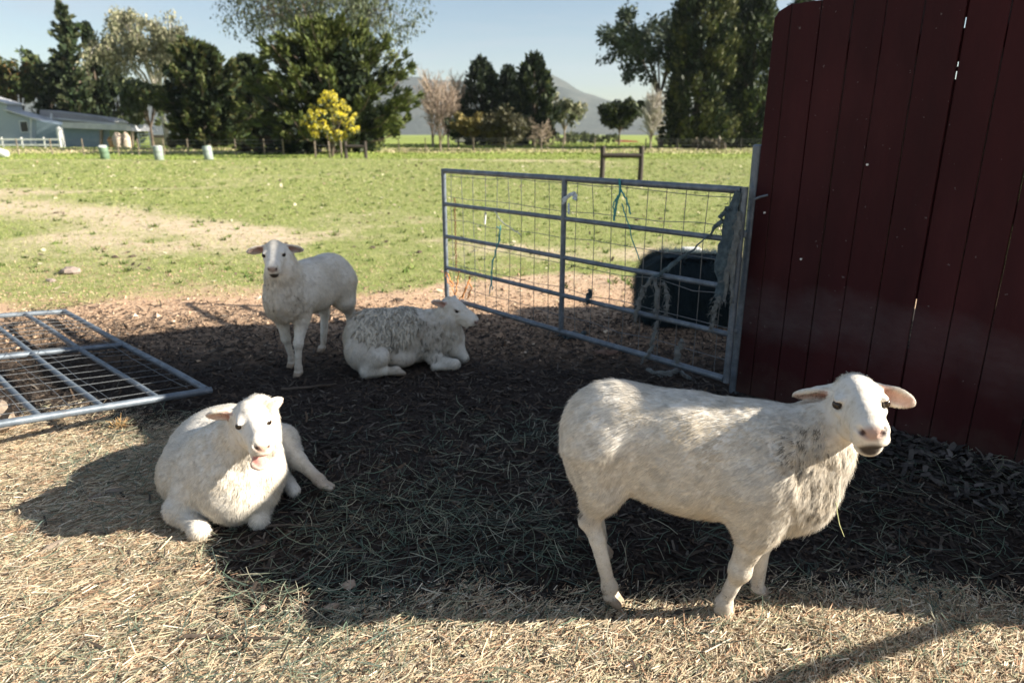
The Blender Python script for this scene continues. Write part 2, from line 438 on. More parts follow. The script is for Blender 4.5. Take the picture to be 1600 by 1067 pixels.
# ------------------------------------------------------------------ sheep (one continuous body each, grown from a smooth distance field)
class SDF:
    def __init__(s, lo, hi, h):
        s.lo = np.array(lo, float); s.h = h
        s.n = np.ceil((np.array(hi) - s.lo) / h).astype(int) + 1
        s.ax = [s.lo[k] + h * np.arange(s.n[k]) for k in range(3)]
        s.d = np.full(tuple(s.n), .3, dtype=np.float32)
    def _sl(s, lo, hi):
        a = np.clip(np.floor((lo - s.lo) / s.h).astype(int), 0, s.n - 1)
        b = np.clip(np.ceil((hi - s.lo) / s.h).astype(int) + 1, 1, s.n)
        sl = tuple(slice(i, j) for i, j in zip(a, b))
        g = np.meshgrid(*[s.ax[k][sl[k]] for k in range(3)], indexing='ij')
        return sl, np.stack(g, -1)
    def _put(s, sl, d1, k, sub):
        d = s.d[sl]
        if sub:
            h = np.clip(.5 - .5 * (d + d1) / k, 0, 1)
            s.d[sl] = d * (1 - h) + (-d1) * h + k * h * (1 - h)
        else:
            h = np.clip(.5 + .5 * (d1 - d) / k, 0, 1)
            s.d[sl] = d1 * (1 - h) + d * h - k * h * (1 - h)
    def rc(s, a, ra, b, rb, k=.03, sub=False, flat=None):
        a = np.array(a, float); b = np.array(b, float); m = max(ra, rb) + k + .03
        sl, P = s._sl(np.minimum(a, b) - m, np.maximum(a, b) + m)
        ba = b - a; pa = P - a
        t = np.clip(pa @ ba / (ba @ ba), 0, 1)
        q = pa - t[..., None] * ba
        d1 = np.sqrt((q * q).sum(-1)) - (ra + (rb - ra) * t)
        s._put(sl, d1, k, sub)
    def el(s, c, r, k=.03, R=None, sub=False):
        c = np.array(c, float); r = np.array(r, float); m = r.max() + k + .03
        sl, P = s._sl(c - m, c + m)
        q = P - c
        if R is not None: q = q @ R          # columns of R are the axes
        k0 = np.sqrt(((q / r) ** 2).sum(-1)); k1 = np.sqrt(((q / r ** 2) ** 2).sum(-1)) + 1e-9
        s._put(sl, k0 * (k0 - 1) / k1, k, sub)
    def mesh(s):
        d = s.d; ins = d < 0
        cnt = sum(ins[a:a + d.shape[0] - 1, b:b + d.shape[1] - 1, c:c + d.shape[2] - 1].astype(np.int8) for a in (0, 1) for b in (0, 1) for c in (0, 1))
        mask = (cnt > 0) & (cnt < 8)
        idx = np.full(mask.shape, -1, dtype=np.int64); cells = np.argwhere(mask); idx[mask] = np.arange(len(cells))
        acc = np.zeros((len(cells), 3)); num = np.zeros(len(cells))
        E = np.eye(3, dtype=int)
        for ax in range(3):
            o1, o2 = [k for k in range(3) if k != ax]
            for i in (0, 1):
                for j in (0, 1):
                    a = i * E[o1] + j * E[o2]; p = cells + a; q = p + E[ax]
                    va = d[p[:, 0], p[:, 1], p[:, 2]]; vb = d[q[:, 0], q[:, 1], q[:, 2]]
                    mm = (va < 0) != (vb < 0)
                    t = va[mm] / (va[mm] - vb[mm])
                    acc[mm] += a + t[:, None] * E[ax]; num[mm] += 1
        V = s.lo + (cells + acc / num[:, None]) * s.h
        Q = []
        for ax in range(3):
            o1, o2 = [(1, 2), (2, 0), (0, 1)][ax]
            sl0 = [slice(None)] * 3; sl1 = [slice(None)] * 3
            sl0[ax] = slice(0, -1); sl1[ax] = slice(1, None)
            A = ins[tuple(sl0)]; B = ins[tuple(sl1)]
            e = np.argwhere(A != B)
            ok = (e[:, o1] > 0) & (e[:, o2] > 0) & (e[:, o1] < d.shape[o1] - 1) & (e[:, o2] < d.shape[o2] - 1)
            e = e[ok]
            flip = A[e[:, 0], e[:, 1], e[:, 2]]
            def id_(da, db):
                q = e.copy(); q[:, o1] -= da; q[:, o2] -= db
                return idx[q[:, 0], q[:, 1], q[:, 2]]
            q = np.stack((id_(1, 1), id_(0, 1), id_(0, 0), id_(1, 0)), -1)
            q[~flip] = q[~flip][:, ::-1]
            Q.append(q)
        return V, np.concatenate(Q)

def unit(v): v = np.array(v, float); return v / np.linalg.norm(v)
def head_frame(nose, up=(0, 0, 1)):
    hx = unit(nose); hy = unit(np.cross(up, hx)); hz = np.cross(hx, hy)
    return np.stack((hx, hy, hz), 1)                # columns

def nose_dir(eu, ev, Y, nu, nv, s):
    """face axis from where the eyes and the nose stand"""
    E = at(eu, ev, Y); L = .1565 * s; c0 = np.array((0, 0, H_CAM)); d = unit(ray(nu, nv))
    t0 = (E - c0) @ d; q = L * L - ((E - c0) @ (E - c0) - t0 * t0)
    Np = c0 + d * (t0 - math.sqrt(max(q, 0)))
    v = unit(Np - E); sd = unit(np.cross((0, 0, 1), v)); a = math.atan2(.028, .154)
    up = np.cross(v, sd)
    return v * math.cos(a) + up * math.sin(a)
def add_head(S, eye_mid, nose, s=1.15, up=(0, 0, 1), jaw=0.0, ear_droop=(.25, .25), ear_back=(.25, .25), ear_face=(None, None), ear_len=1.0):
    R = head_frame(nose, up)
    o = np.array(eye_mid) - s * (R @ np.array((.072, 0, .016)))
    W = lambda *p: o + s * (R @ np.array(p))
    k = .022 * s
    S.el(W(.010, 0, .004), np.array((.080, .056, .064)) * s, .030, R)          # cranium
    S.rc(W(.03, 0, -.008), .050 * s, W(.115, 0, -.014), .041 * s, k)           # muzzle
    S.rc(W(.115, 0, -.014), .041 * s, W(.183, 0, -.012), .040 * s, k)
    S.rc(W(.06, 0, .028), .030 * s, W(.175, 0, .012), .021 * s, k)             # bridge of the nose
    ja = R @ np.array((math.cos(jaw), 0, -math.sin(jaw)))
    jz = R @ np.array((math.sin(jaw), 0, math.cos(jaw)))
    Jr = np.stack((ja, R[:, 1], jz), 1)
    jo = W(.03, 0, -.045)
    J = lambda *p: jo + s * (Jr @ np.array(p))
    S.rc(W(.015, .02, -.03), .045 * s, W(.075, .018, -.045), .034 * s, k)      # cheeks
    S.rc(W(.015, -.02, -.03), .045 * s, W(.075, -.018, -.045), .034 * s, k)
    S.el(W(.205, 0, -.010), np.array((.026, .037, .026)) * s, .016, R)         # nose
    S.el(W(.190, 0, -.036), np.array((.032, .041, .020)) * s, .012, R)         # upper lip
    if jaw > .05:
        S.rc(J(.03, 0, -.004), .030 * s, J(.145, 0, -.006), .020 * s, .016)
        S.el(J(.152, 0, -.004), np.array((.028, .035, .017)) * s, .010, Jr)
        S.el(J(.152, 0, .014), np.array((.036, .026, .014)) * s, .004, Jr, sub=True)
        S.el(J(.135, 0, .006), np.array((.034, .018, .010)) * s, .004, Jr)     # tongue
    else:
        S.rc(W(.05, 0, -.055), .034 * s, W(.165, 0, -.058), .027 * s, .018)
        S.el(W(.163, 0, -.062), np.array((.028, .029, .016)) * s, .014, R)     # lower lip
        for sg in (-1, 1):
            S.rc(W(.212, 0, -.052), .0030 * s, W(.135, sg * .048, -.046), .0036 * s, .005, sub=True)
    for sg in (-1, 1):
        S.el(W(.065, sg * .045, .028), np.array((.026, .012, .008)) * s, .022, R)      # brow
        S.el(W(.089, sg * .061, .0140), np.array((.019, .015, .0078)) * s, .004, R, sub=True)   # eye socket
        S.el(W(.080, sg * .0525, .0258), np.array((.019, .0095, .0052)) * s, .007, R)      # upper lid
        S.el(W(.074, sg * .046, -.006), np.array((.026, .013, .010)) * s, .012, R)     # under the eye
        nr = unit(R @ np.array((.5, sg * .6, .45)))
        S.rc(W(.226, sg * .013, -.016), .0040 * s, W(.216, sg * .026, -.002), .0062 * s, .005, sub=True)
    S.rc(W(.230, 0, -.014), .0022 * s, W(.226, 0, -.036), .0022 * s, .006, sub=True)
    ears = []
    for i, sg in enumerate((1, -1)):                # 1 = the animal's left
        dr, bk = ear_droop[i], ear_back[i]
        e = unit(R @ np.array((-bk, sg, 0)) + np.array((0, 0, -dr)))
        nrm = R @ np.array((1, 0, 0)) * .8 + np.array((0, 0, -.35)) if ear_face[i] is None else np.array(ear_face[i], float)
        nrm = unit(nrm - e * (nrm @ e)); ww = np.cross(nrm, e)
        Re = np.stack((e, ww, nrm), 1)
        base = W(-.012, sg * .052, .018); c = base + e * .052 * s * ear_len
        S.rc(base, .020 * s, base + e * .03 * s, .019 * s, .02)
        S.el(c - e * .008 * s, np.array((.045 * ear_len, .027, .0095)) * s, .010, Re)
        S.el(c + e * .018 * s * ear_len, np.array((.040 * ear_len, .020, .0085)) * s, .016, Re)
        S.el(c + nrm * .012 * s - e * .004, np.array((.045 * ear_len, .018, .012)) * s, .005, Re, sub=True)
        ears.append((c, Re))
    eyes = [(W(.081, sg * .0515, .0140), .0122 * s) for sg in (1, -1)]
    return dict(o=o, R=R, s=s, ears=ears, eyes=eyes, J=J, jaw=jaw, Jr=Jr, jo=jo)

def smooth_v(V, Q, it=2, lam=.5):
    e = np.concatenate((Q[:, [0, 1]], Q[:, [1, 2]], Q[:, [2, 3]], Q[:, [3, 0]]))
    e = np.unique(np.sort(e, 1), axis=0)
    deg = np.bincount(e.ravel(), minlength=len(V))[:, None]
    for _ in range(it):
        a = np.zeros_like(V); 
        for k in range(3):
            a[:, k] = np.bincount(e[:, 0], V[e[:, 1], k], len(V)) + np.bincount(e[:, 1], V[e[:, 0], k], len(V))
        V = V + lam * (a / np.maximum(deg, 1) - V)
    return V
def vnormals(V, Q):
    n = np.cross(V[Q[:, 2]] - V[Q[:, 0]], V[Q[:, 3]] - V[Q[:, 1]])
    r = np.zeros_like(V)
    for k in range(4):
        for c in range(3): r[:, c] += np.bincount(Q[:, k], n[:, c], len(V))
    return r / (np.linalg.norm(r, axis=1)[:, None] + 1e-12)

m, nt_, b = newmat('sheep_hide')
a = attr(nt_)
n1 = noise(nt_, 5, 5, .6); n2 = noise(nt_, 160, 3, .6, mscale=(.35, 1, 1)); n3 = noise(nt_, 38, 4, .65)
f = ramp(nt_, n1.outputs['Fac'], [(.3, (.84, .81, .76)), (.65, (1, 1, 1))])
c = mixc(nt_, 1.0, a.outputs['Color'], f.outputs['Color'], 'MULTIPLY')
f2 = ramp(nt_, n3.outputs['Fac'], [(.30, (.80, .77, .72)), (.5, (1, 1, 1))])
c = mixc(nt_, 1.0, c, f2.outputs['Color'], 'MULTIPLY')
nt_.links.new(c, b.inputs['Base Color']); b.inputs['Roughness'].default_value = .85
b.inputs['Specular IOR Level'].default_value = .12
b.inputs['Subsurface Weight'].default_value = 0.0
mm = math_n(nt_, 'ADD', n2.outputs['Fac'], n3.outputs['Fac'])
bump(nt_, b, mm, .35, .006)
M['hide'] = m
m, nt_, b = newmat('sheep_hair')
a = attr(nt_)
nt_.links.new(a.outputs['Color'], b.inputs['Base Color']); b.inputs['Roughness'].default_value = .8
b.inputs['Specular IOR Level'].default_value = .1
t = nd(nt_, 'ShaderNodeBsdfTranslucent'); nt_.links.new(a.outputs['Color'], t.inputs['Color'])
ms = nd(nt_, 'ShaderNodeMixShader'); ms.inputs[0].default_value = .25
nt_.links.new(b.outputs[0], ms.inputs[1]); nt_.links.new(t.outputs[0], ms.inputs[2]); nt_.links.new(ms.outputs[0], nt_.nodes['Material Output'].inputs['Surface'])
M['hair'] = m

WOOL = np.array((.79, .745, .67))
def paint(V, Nn, hd, feet, tint=WOOL, dirty=(), pink_nose=(.44, .27, .215), ear_in=(.66, .42, .35)):
    col = np.tile(np.asarray(tint, float), (len(V), 1))
    furl = np.ones(len(V))
    q = (V - hd['o']) @ hd['R'] / hd['s']
    inhead = (np.abs(q[:, 0] - .09) < .17) & (np.abs(q[:, 1]) < .075) & (q[:, 2] > -.10) & (q[:, 2] < .09)
    face = inhead * sstep(-.03, .05, q[:, 0])
    furl = furl * (1 - .80 * face)
    def mix(mask, c, f=1.0):
        mk = (np.clip(mask, 0, 1) * f)[:, None]
        col[:] = col * (1 - mk) + np.asarray(c) * mk
    mix(face, (.80, .75, .68), .7)
    # nose leather
    dn = np.sqrt(((q[:, 0] - .222) / .024) ** 2 + (q[:, 1] / .030) ** 2 + ((q[:, 2] + .010) / .020) ** 2)
    mix(1 - sstep(.55, 1.15, dn), pink_nose, .85)
    dl = np.sqrt(((q[:, 0] - .204) / .040) ** 2 + ((q[:, 1]) / .030) ** 2 + ((q[:, 2] + .056) / .026) ** 2)
    mix(1 - sstep(.65, 1.15, dl), (.022, .015, .014) if hd['jaw'] < .05 else (.62, .40, .32), .93)
    for sg in (-1, 1):
        ds = np.sqrt(((q[:, 0] - .221) / .010) ** 2 + ((q[:, 1] - sg * .020) / .009) ** 2 + ((q[:, 2] + .008) / .009) ** 2)
        mix(1 - sstep(.5, 1.1, ds), (.06, .03, .028), .9)
        de = np.sqrt(((q[:, 0] - .080) / .024) ** 2 + ((q[:, 1] - sg * .060) / .018) ** 2 + ((q[:, 2] - .014) / .014) ** 2)
        mix(1 - sstep(.6, 1.2, de), (.36, .26, .22), .75)
        furl *= np.where(de < 1.1, .0, 1)
    furl *= np.where((dn < 1.2) | (dl < 1.1), 0, 1)
    if hd['jaw'] > .05:
        qj = (V - hd['jo']) @ hd['Jr'] / hd['s']
        d2 = np.sqrt(((qj[:, 0] - .150) / .045) ** 2 + (qj[:, 1] / .042) ** 2 + ((qj[:, 2] - .004) / .026) ** 2)
        mix(1 - sstep(.8, 1.15, d2), (.62, .43, .36), .75); furl *= np.where(d2 < 1.0, 0, 1)
        dm = np.sqrt(((qj[:, 0] - .148) / .040) ** 2 + (qj[:, 1] / .030) ** 2 + ((qj[:, 2] - .014) / .020) ** 2)
        mix(1 - sstep(.75, 1.05, dm), (.62, .30, .27), .95)
        furl *= np.where(dm < 1.05, 0, 1)
    for c, Re in hd['ears']:
        e = (V - c) @ Re / hd['s']
        inn = (np.abs(e[:, 0]) < .058) & (np.abs(e[:, 1]) < .024) & (np.abs(e[:, 2]) < .016) & ((Nn @ Re[:, 2]) > .25)
        mix(inn.astype(float) * (1 - sstep(.008, .022, np.abs(e[:, 1]))) * (1 - sstep(.03, .055, e[:, 0])), ear_in, .8)
        mix(inn.astype(float) * (1 - sstep(.0, .05, np.abs(e[:, 0] + .035))), (.34, .13, .09), .6)
        near = (np.abs(e[:, 0]) < .075) & (np.abs(e[:, 1]) < .034) & (np.abs(e[:, 2]) < .02)
        furl *= np.where(near, .30, 1)
    for f in feet:
        dz = V[:, 2] - f[2]; dxy = np.hypot(V[:, 0] - f[0], V[:, 1] - f[1])
        hf = (dxy < .07) & (dz < .05)
        mix(hf * (1 - sstep(.030, .042, dz)), (.19, .13, .09), .92)
        mix(((dxy < .12) & (dz < .3)) * (1 - sstep(.03, .22, dz)), (.46, .37, .28), .55)
        furl *= np.where(hf & (dz < .03), 0, 1)
        furl *= np.where((dxy < .16) & (dz < .33), .35, 1)
    for c, r, cl, f in dirty:
        dd = np.linalg.norm((V - np.array(c)) / np.array(r), axis=1)
        mix((1 - sstep(.3, 1.0, dd)) * (.6 + .8 * fbm(V[:, 0] * 30, V[:, 1] * 30, 3, V[:, 2] * 30)), cl, f)
    return np.clip(col, 0, 1), furl

def make_fur(V, Q, Nn, col, furl, n, length, width, flow, lift=.35, jit=.5, seed=1, clump=0.0):
    r = np.random.default_rng(seed)
    T = np.concatenate((Q[:, [0, 1, 2]], Q[:, [0, 2, 3]]))
    ar = .5 * np.linalg.norm(np.cross(V[T[:, 1]] - V[T[:, 0]], V[T[:, 2]] - V[T[:, 0]]), axis=1)
    fl = furl[T].mean(1)
    wgt = ar * np.where(fl > .02, np.clip(.5 + .5 / np.maximum(fl, .2), 0, 2.2), 0)
    t = T[r.choice(len(T), n, p=wgt / wgt.sum())]
    a = r.random(n); b_ = r.random(n); sw = a + b_ > 1; a[sw] = 1 - a[sw]; b_[sw] = 1 - b_[sw]
    bc = np.stack((1 - a - b_, a, b_), 1)
    P = (V[t] * bc[..., None]).sum(1); nn = (Nn[t] * bc[..., None]).sum(1); nn /= np.linalg.norm(nn, axis=1)[:, None] + 1e-9
    cc = (col[t] * bc[..., None]).sum(1); L = (furl[t] * bc).sum(1) * length * r.uniform(.6, 1.35, n)
    fw = flow(P); fw = fw - nn * (fw * nn).sum(1)[:, None]; fw /= np.linalg.norm(fw, axis=1)[:, None] + 1e-6
    jt = r.normal(0, 1, (n, 3)) * jit
    if clump:
        s_ = 45.0
        cj = np.stack([fbm(P[:, 0] * s_ + 3 * k, P[:, 1] * s_ + 11 * k, 2, P[:, 2] * s_) for k in range(3)], 1)
        jt = jt * .6 + cj * clump
    d = fw + nn * lift + jt * .5
    d /= np.linalg.norm(d, axis=1)[:, None] + 1e-9
    dn_ = (d * nn).sum(1); d = d + nn * np.maximum(0, .08 - dn_)[:, None]
    side = np.cross(d, nn); side /= np.linalg.norm(side, axis=1)[:, None] + 1e-9
    W_ = (width * r.uniform(.6, 1.4, n))[:, None]
    p0 = P - nn * .001
    mid = p0 + d * (L * .55)[:, None]
    tip = p0 + (d + fw * .35 + np.array((0, 0, -.15))) * L[:, None]
    VV = np.stack((p0 - side * W_ * .6, p0 + side * W_ * .6, tip), 1).reshape(-1, 3)
    QQ = np.zeros((0, 4), int); TT = np.arange(n)[:, None] * 3 + np.array((0, 1, 2))
    st_ = fbm(P[:, 0] * 30, P[:, 1] * 30, 3, P[:, 2] * 30); bl = fbm(P[:, 0] * 7 + 3, P[:, 1] * 7, 3, P[:, 2] * 7)
    sh = (r.uniform(.74, 1.12, n) * (1 + .30 * np.clip(st_, -.6, .25)))[:, None] * (1 + np.clip(bl, -.5, 0)[:, None] * np.array((.10, .22, .42)))
    lum = cc.mean(1); fine = fbm(P[:, 0] * 75, P[:, 1] * 75, 2, P[:, 2] * 40)
    sh = sh * np.where((fine < -.16) & (lum < .62) & (lum > .3), .42, 1.0)[:, None]
    ck = np.clip(np.repeat(cc * sh, 3, 0), 0, .92)
    return VV, QQ, TT, ck, np.repeat(nn, 3, 0)

def finish_sheep(S, hd, feet, label, loc, nfur, flen, fwid, flow, dirty=(), tint=WOOL, seed=1, it=2, clump=1.15, extra=None, pose_disp=None, **kw):
    V, Q = S.mesh()
    V = smooth_v(V, Q, it, .45)
    Nn = vnormals(V, Q)
    col, furl = paint(V, Nn, hd, feet, tint, dirty, **kw)
    if pose_disp is not None:
        V = V + Nn * pose_disp(V, furl)[:, None]; Nn = vnormals(V, Q)
    loc = np.array(loc, float)
    root = empty('sheep', loc, label, 'sheep', 'white hair sheep in the yard')
    body = link(bpy.data.objects.new('body', mesh_np('body', V - loc, [Q], M['hide'], True, col)), root)
    for (c, r) in hd['eyes']:
        mb = MB(); n = 10; m2 = 7; vv = []; qq = []; tt = []
        for i in range(m2 + 1):
            ph = math.pi * i / m2
            for j in range(n):
                th = 2 * math.pi * j / n; vv.append((math.sin(ph) * math.cos(th) * r, math.sin(ph) * math.sin(th) * r, math.cos(ph) * r))
        for i in range(m2):
            for j in range(n): qq.append((i * n + j, (i + 1) * n + j, (i + 1) * n + (j + 1) % n, i * n + (j + 1) % n))
        mb.add(np.array(vv) + c - loc, qq); mb.build('eye', M['eye'], body, True)
    VV, QQ, TT, ck, nv = make_fur(V, Q, Nn, col, furl, nfur, flen, fwid, flow, seed=seed, clump=clump)
    link(bpy.data.objects.new('hair', mesh_np('hair', VV - loc, [QQ, TT], M['hair'], True, ck, nv)), root)
    if extra: extra(root, V, Q, Nn, loc)
    return root

def hoof(S, f, fwd, s=1.0):
    f = np.array(f, float); fw = unit((fwd[0], fwd[1], 0)); sd = np.array((-fw[1], fw[0], 0))
    for sg in (-1, 1):
        a = f + sd * sg * .012 * s
        S.rc(a + np.array((0, 0, .036)) - fw * .008, .019 * s, a + fw * .022 * s + np.array((0, 0, .011)), .013 * s, .008)
    S.rc(f + fw * .04 * s + np.array((0, 0, .0)), .002, f + fw * .03 * s + np.array((0, 0, .032)), .002, .004, sub=True)

# ---- 1. the ewe in front, standing, looking at the camera
def ewe_front():
    O = np.array((.60, 2.13, 0)); th = math.radians(-19); ct, st = math.cos(th), math.sin(th)
    G = lambda x, y, z: O + np.array((ct * x - st * y, st * x + ct * y, z))
    Rb = np.array(((ct, -st, 0), (st, ct, 0), (0, 0, 1.0)))
    S = SDF((.0, 1.6, -.02), (1.36, 2.62, 1.0), .0062)
    S.el(G(-.02, 0, .572), (.36, .192, .202), .05, Rb)
    S.el(G(.07, 0, .495), (.25, .178, .145), .06, Rb)
    S.el(G(-.25, 0, .602), (.190, .165, .182), .06, Rb)
    S.el(G(-.315, 0, .52), (.105, .145, .17), .06, Rb)
    S.el(G(.22, 0, .565), (.21, .170, .195), .06, Rb)
    S.el(G(.34, -.01, .52), (.15, .135, .165), .07, Rb)
    S.el(G(.34, -.015, .43), (.10, .095, .08), .06, Rb)
    hd_eye = at(1344, 628, 1.905)
    # neck
    S.rc(G(.27, -.01, .585), .160, G(.385, .015, .645), .122, .07)
    S.rc(G(.385, .015, .635), .116, G(.44, .055, .745), .074, .05)
    # near (right) hind leg
    S.rc(G(-.27, -.09, .55), .132, G(-.265, -.122, .43), .078, .05)
    S.rc(G(-.265, -.122, .44), .074, G(-.295, -.13, .325), .038, .03)
    S.el(G(-.308, -.13, .305), (.036, .027, .036), .014)
    S.rc(G(-.300, -.13, .31), .034, G(-.270, -.137, .24), .027, .015)
    S.rc(G(-.270, -.137, .24), .0265, G(-.222, -.147, .080), .0225, .012)
    S.el(G(-.218, -.147, .066), (.032, .031, .030), .014)
    # shoulder, hip and flank modelling
    S.el(G(.235, -.135, .50), (.085, .055, .15), .03, Rb); S.el(G(-.31, -.125, .60), (.07, .045, .09), .035, Rb)
    S.el(G(-.145, -.225, .50), (.075, .05, .13), .06, Rb, sub=True); S.el(G(.12, -.225, .46), (.04, .035, .14), .05, Rb, sub=True)
    # far hind leg
    S.rc(G(-.28, .09, .54), .13, G(-.30, .12, .42), .08, .06)
    S.rc(G(-.30, .12, .42), .075, G(-.36, .125, .30), .038, .04)
    S.rc(G(-.36, .125, .30), .035, G(-.305, .127, .075), .024, .02)
    # near fore leg
    S.rc(G(.235, -.10, .52), .115, G(.245, -.118, .38), .068, .06)
    S.rc(G(.245, -.118, .38), .058, G(.208, -.120, .235), .034, .02)
    S.el(G(.208, -.120, .215), (.040, .037, .044), .015)
    S.rc(G(.203, -.120, .20), .027, G(.168, -.112, .075), .0220, .012)
    S.el(G(.168, -.112, .066), (.033, .032, .031), .015)
    # far fore leg
    S.rc(G(.25, .08, .52), .11, G(.275, .075, .38), .064, .06)
    S.rc(G(.275, .075, .38), .056, G(.275, .065, .225), .035, .03)
    S.rc(G(.275, .065, .225), .032, G(.276, .053, .07), .025, .02)
    feet = [G(-.205, -.149, .0), G(-.295, .127, 0), G(.172, -.11, .008), G(.286, .053, .006)]
    fdir = [Rb @ np.array((1, -.15, 0)), Rb @ np.array((1, .1, 0)), Rb @ np.array((.9, -.5, 0)), Rb @ np.array((1, -.2, 0))]
    for f, d in zip(feet, fdir): hoof(S, f, d, 1.15)
    hd = add_head(S, hd_eye, nose_dir(1344, 628, 1.905, 1361, 679, 1.24), 1.24, up=(-.15, 0, 1), ear_droop=(.42, .10), ear_back=(.0, .15), ear_face=((-.3, -.9, .1), (-.2, -.6, -.75)), ear_len=.88)
    fwd = Rb[:, 0]
    def flow(P):
        f = np.tile(-fwd * 1.0 + np.array((0, 0, -.75)), (len(P), 1))
        nk = ((P - G(.33, 0, .6)) @ fwd) > 0
        f[nk] = np.array((0, 0, -1.0)) - .35 * fwd
        q = (P - hd['o']) @ hd['R']; fc = (q[:, 0] > .0) & (np.abs(q[:, 1]) < .09) & (q[:, 2] > -.12)
        f[fc] = -hd['R'][:, 0] + np.array((0, 0, .2))
        return f
    neck_c = G(.36, -.06, .58)
    def disp(V, furl):
        d = np.linalg.norm((V - neck_c) / np.array((.26, .22, .26)), axis=1)
        mk = (1 - sstep(.4, 1.0, d)) * furl
        q = (V - O) @ Rb
        n = fbm(q[:, 0] * 42, q[:, 1] * 42, 2, q[:, 2] * 16)
        n2 = fbm(q[:, 0] * 14, q[:, 1] * 14, 3, q[:, 2] * 22)
        n3 = fbm(q[:, 0] * 30 - q[:, 2] * 12, q[:, 1] * 60, 2, q[:, 2] * 45 + q[:, 0] * 25)
        return mk * .010 * n + (.0045 * n2 + .002 * n3) * (furl > .5)
    grime = (.46, .38, .28)
    dirty = [(neck_c, (.21, .27, .23), (.45, .385, .30), .9), (G(.30, -.1, .66), (.14, .14, .14), (.48, .42, .33), .7), (G(.25, -.12, .25), (.09, .09, .12), grime, .7), (G(.05, -.1, .34), (.3, .15, .06), (.62, .46, .28), .7),
             (G(-.29, -.13, .33), (.09, .08, .08), (.36, .30, .25), .6), (G(.2, -.12, .2), (.05, .05, .06), (.6, .44, .2), .5)]
    def extra(root, V, Q, Nn, loc):
        # tuft on the poll
        r = np.random.default_rng(5); top = hd['o'] + hd['s'] * hd['R'] @ np.array((.0, 0, .062))
        mb = MB()
        for k in range(700):
            la = r.normal(0, .020); p = top + hd['R'] @ np.array((r.normal(0, .018), la, -la * la * 9 - .004))
            d = unit(np.array((r.normal(0, .7), r.normal(0, .7), .8)) + hd['R'] @ np.array((.3, (p - top) @ hd['R'][:, 1] * 12, 0)))
            L = r.uniform(.006, .019)
            p = p - loc
            mb.tube([p, p + d * L * .5, p + d * L + np.array((0, 0, -.006))], [.0009, .0008, .0003], 3, False, col=np.array((.84, .79, .70)) * r.uniform(.85, 1.05))
        mb.build('forelock', M['hair'], root, True)
    finish_sheep(S, hd, feet, 'large white ewe standing at the front by the red boards, looking at the camera', (O[0], O[1], 0), 150000, .0165, .0019, flow, dirty, seed=11, extra=extra, pose_disp=disp)
ewe_front()

